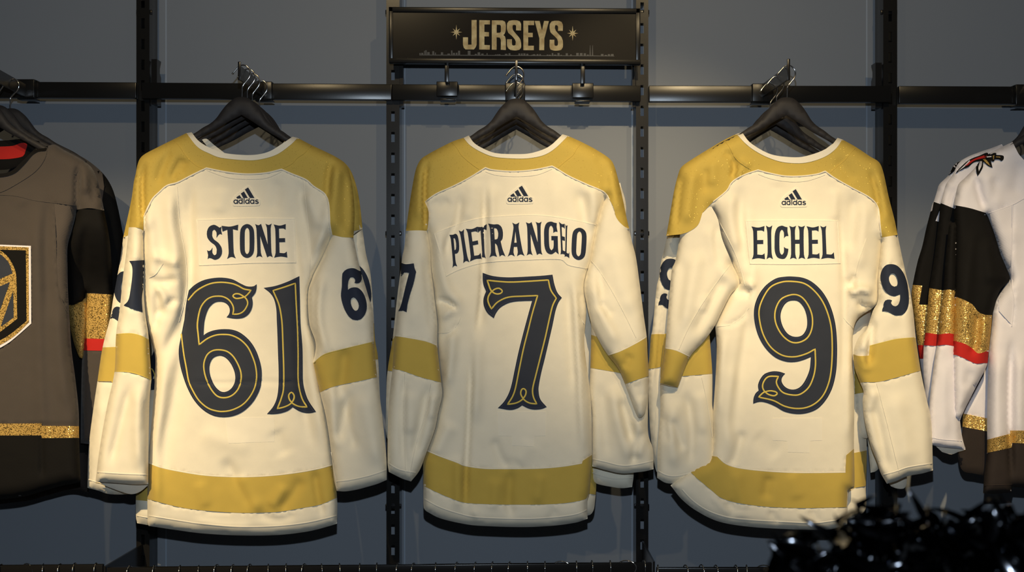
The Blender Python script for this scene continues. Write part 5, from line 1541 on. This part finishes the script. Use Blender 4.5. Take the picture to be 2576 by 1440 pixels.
hooks = [(3,1421),(68,1419),(109,1420),(151,1420),(188,1418),(241,1418),(326,1425),(388,1424),(453,1424),(500,1424),(545,1422),(586,1422),(628,1421),(675,1421),(720,1420),(765,1420),(809,1420),(854,1419),(905,1419),(948,1418),
         (1001,1418),(1040,1418),(1096,1417),(1149,1416),(1196,1416),(1239,1415),(1282,1415),(1327,1414),(1371,1414),(1413,1413),(1450,1413),(1489,1412),(1535,1412),(1577,1411),(1622,1410),(1655,1423),(1725,1423),(1765,1422),(1801,1423),(1851,1423),(1878,1423),(1925,1423),(1953,1423)]
random.seed(11)
def place_word(px):
    for a_, b_, s in ((0, 200, 'under the charcoal jerseys'), (200, 343, 'left of the leftmost bracket'), (343, 620, 'under the left half of leftmost cream jersey'), (620, 900, 'under the right half of leftmost cream jersey'),
                      (900, 1060, 'beside the foot of the second upright'), (1060, 1290, 'under the left half of middle cream jersey'), (1290, 1500, 'under the right half of middle cream jersey'),
                      (1500, 1640, 'beside the foot of the third upright'), (1640, 1990, 'left of the black foil decoration')):
        if a_ <= px < b_:
            return s
    return ''
ordn = ['leftmost', 'second from left', 'third from left', 'fourth from left', 'fifth from left', 'sixth from left', 'seventh from left', 'eighth from left', 'ninth from left']
seen = {}
for px, py in hooks:
    wd = place_word(px)
    i = seen.get(wd, 0)
    seen[wd] = i + 1
    turn = random.uniform(-0.25, 0.25) + (1.2 if px in (1413, 1577, 1925, 68) else 0)
    low_hanger(px, py, 'lower-rail wire hook, %s %s' % (ordn[i], wd), wide=(1.4 if px in (1413, 1577, 1925) else 1.0), turn=turn)

# ------------------------------------------------------------------ black foil decoration in the foreground
random.seed(21)
DF = 1.45
top_env = [(1945, 1400), (1958, 1350), (2000, 1345), (2045, 1350), (2095, 1318), (2125, 1288), (2150, 1262), (2190, 1243), (2240, 1262), (2270, 1288), (2330, 1285), (2390, 1292), (2430, 1300), (2470, 1262), (2520, 1275), (2600, 1262), (2700, 1290)]
def env(x):
    for (xa, ya), (xb, yb) in zip(top_env[:-1], top_env[1:]):
        if xa <= x <= xb:
            return ya + (yb - ya) * (x - xa) / (xb - xa)
    return 1400
V, Fc = [], []
def leaf(px, py, d, length, width, yaw, pitch, roll, bend):
    """a bent pointed strip of foil"""
    c0 = Vector(W(px, py, d))
    from mathutils import Euler
    R = Euler((pitch, roll, yaw)).to_matrix()
    k = len(V)
    n = 5
    for i in range(n + 1):
        t = i / n
        wv = width * (1 - t) ** 0.7 * (0.5 + 0.5 * min(1, t * 5 + 0.4))
        zz = bend * math.sin(t * 2.2) * length
        for s, cz in ((-1, 0), (0, width * 0.22), (1, 0)):
            p = R @ Vector((s * wv, zz + cz, t * length - length * 0.5))
            V.append(tuple(c0 + p))
    for i in range(n):
        for j in range(2):
            a = k + i * 3 + j
            Fc.append((a, a + 1, a + 4, a + 3))
for i in range(950):
    px = random.uniform(1965, 2700)
    e = env(px)
    depth_in = random.random()
    py = e + 14 + depth_in ** 0.8 * (330 if px > 2000 else 120)
    d = DF + random.uniform(-0.07, 0.07)
    leaf(px, py, d, random.uniform(0.03, 0.06), random.uniform(0.007, 0.013), random.uniform(-3.1, 3.1), random.uniform(-1.5, 1.5), random.uniform(-1.3, 1.3), random.uniform(-0.35, 0.35))
for px, py, ln, rl in ((2048, 1322, 0.045, -1.0), (2030, 1345, 0.03, -1.3), (1965, 1372, 0.03, 0.6), (2130, 1300, 0.035, 0.9), (2180, 1262, 0.03, 1.1), (2300, 1262, 0.045, -0.6), (2455, 1285, 0.045, 0.8), (2500, 1300, 0.04, 0.9), (2010, 1360, 0.05, -1.5)):
    leaf(px, py, DF, ln, 0.006, random.uniform(-.6, .6), random.uniform(-.4, .4), rl, 0.15)
t = thing('foil_decoration', 'out-of-focus bunch of shiny black foil leaves in the lower right foreground', 'decoration', (X(2350, DF), DF, Z(1640, DF)))
obj('foil_leaves', V, Fc, M['foil'], t, smooth=True, kind='stuff')
# dark core and stem the leaves grow from
import bmesh
bm = bmesh.new()
bmesh.ops.create_icosphere(bm, subdivisions=3, radius=1.0)
c = Vector(W(2400, 1560, DF + 0.03))
bm.verts.index_update()
V = []
for v in bm.verts:
    n_ = 1 + 0.08 * math.sin(v.co.x * 9) * math.cos(v.co.z * 7)
    V.append((c.x + v.co.x * 0.185 * n_, c.y + v.co.y * 0.05 * n_, c.z + v.co.z * 0.118 * n_))
Fc = [tuple(v.index for v in f.verts) for f in bm.faces]
bm.free()
obj('core', V, Fc, M['core'], t)
V, Fc = [], []
tube(V, Fc, [(c.x, c.y, c.z - 0.08), (c.x, c.y, c.z - 0.5), (c.x, c.y, 0.0)], 0.012, 10)
obj('stem', V, Fc, M['steel'], t)

cut_bases()
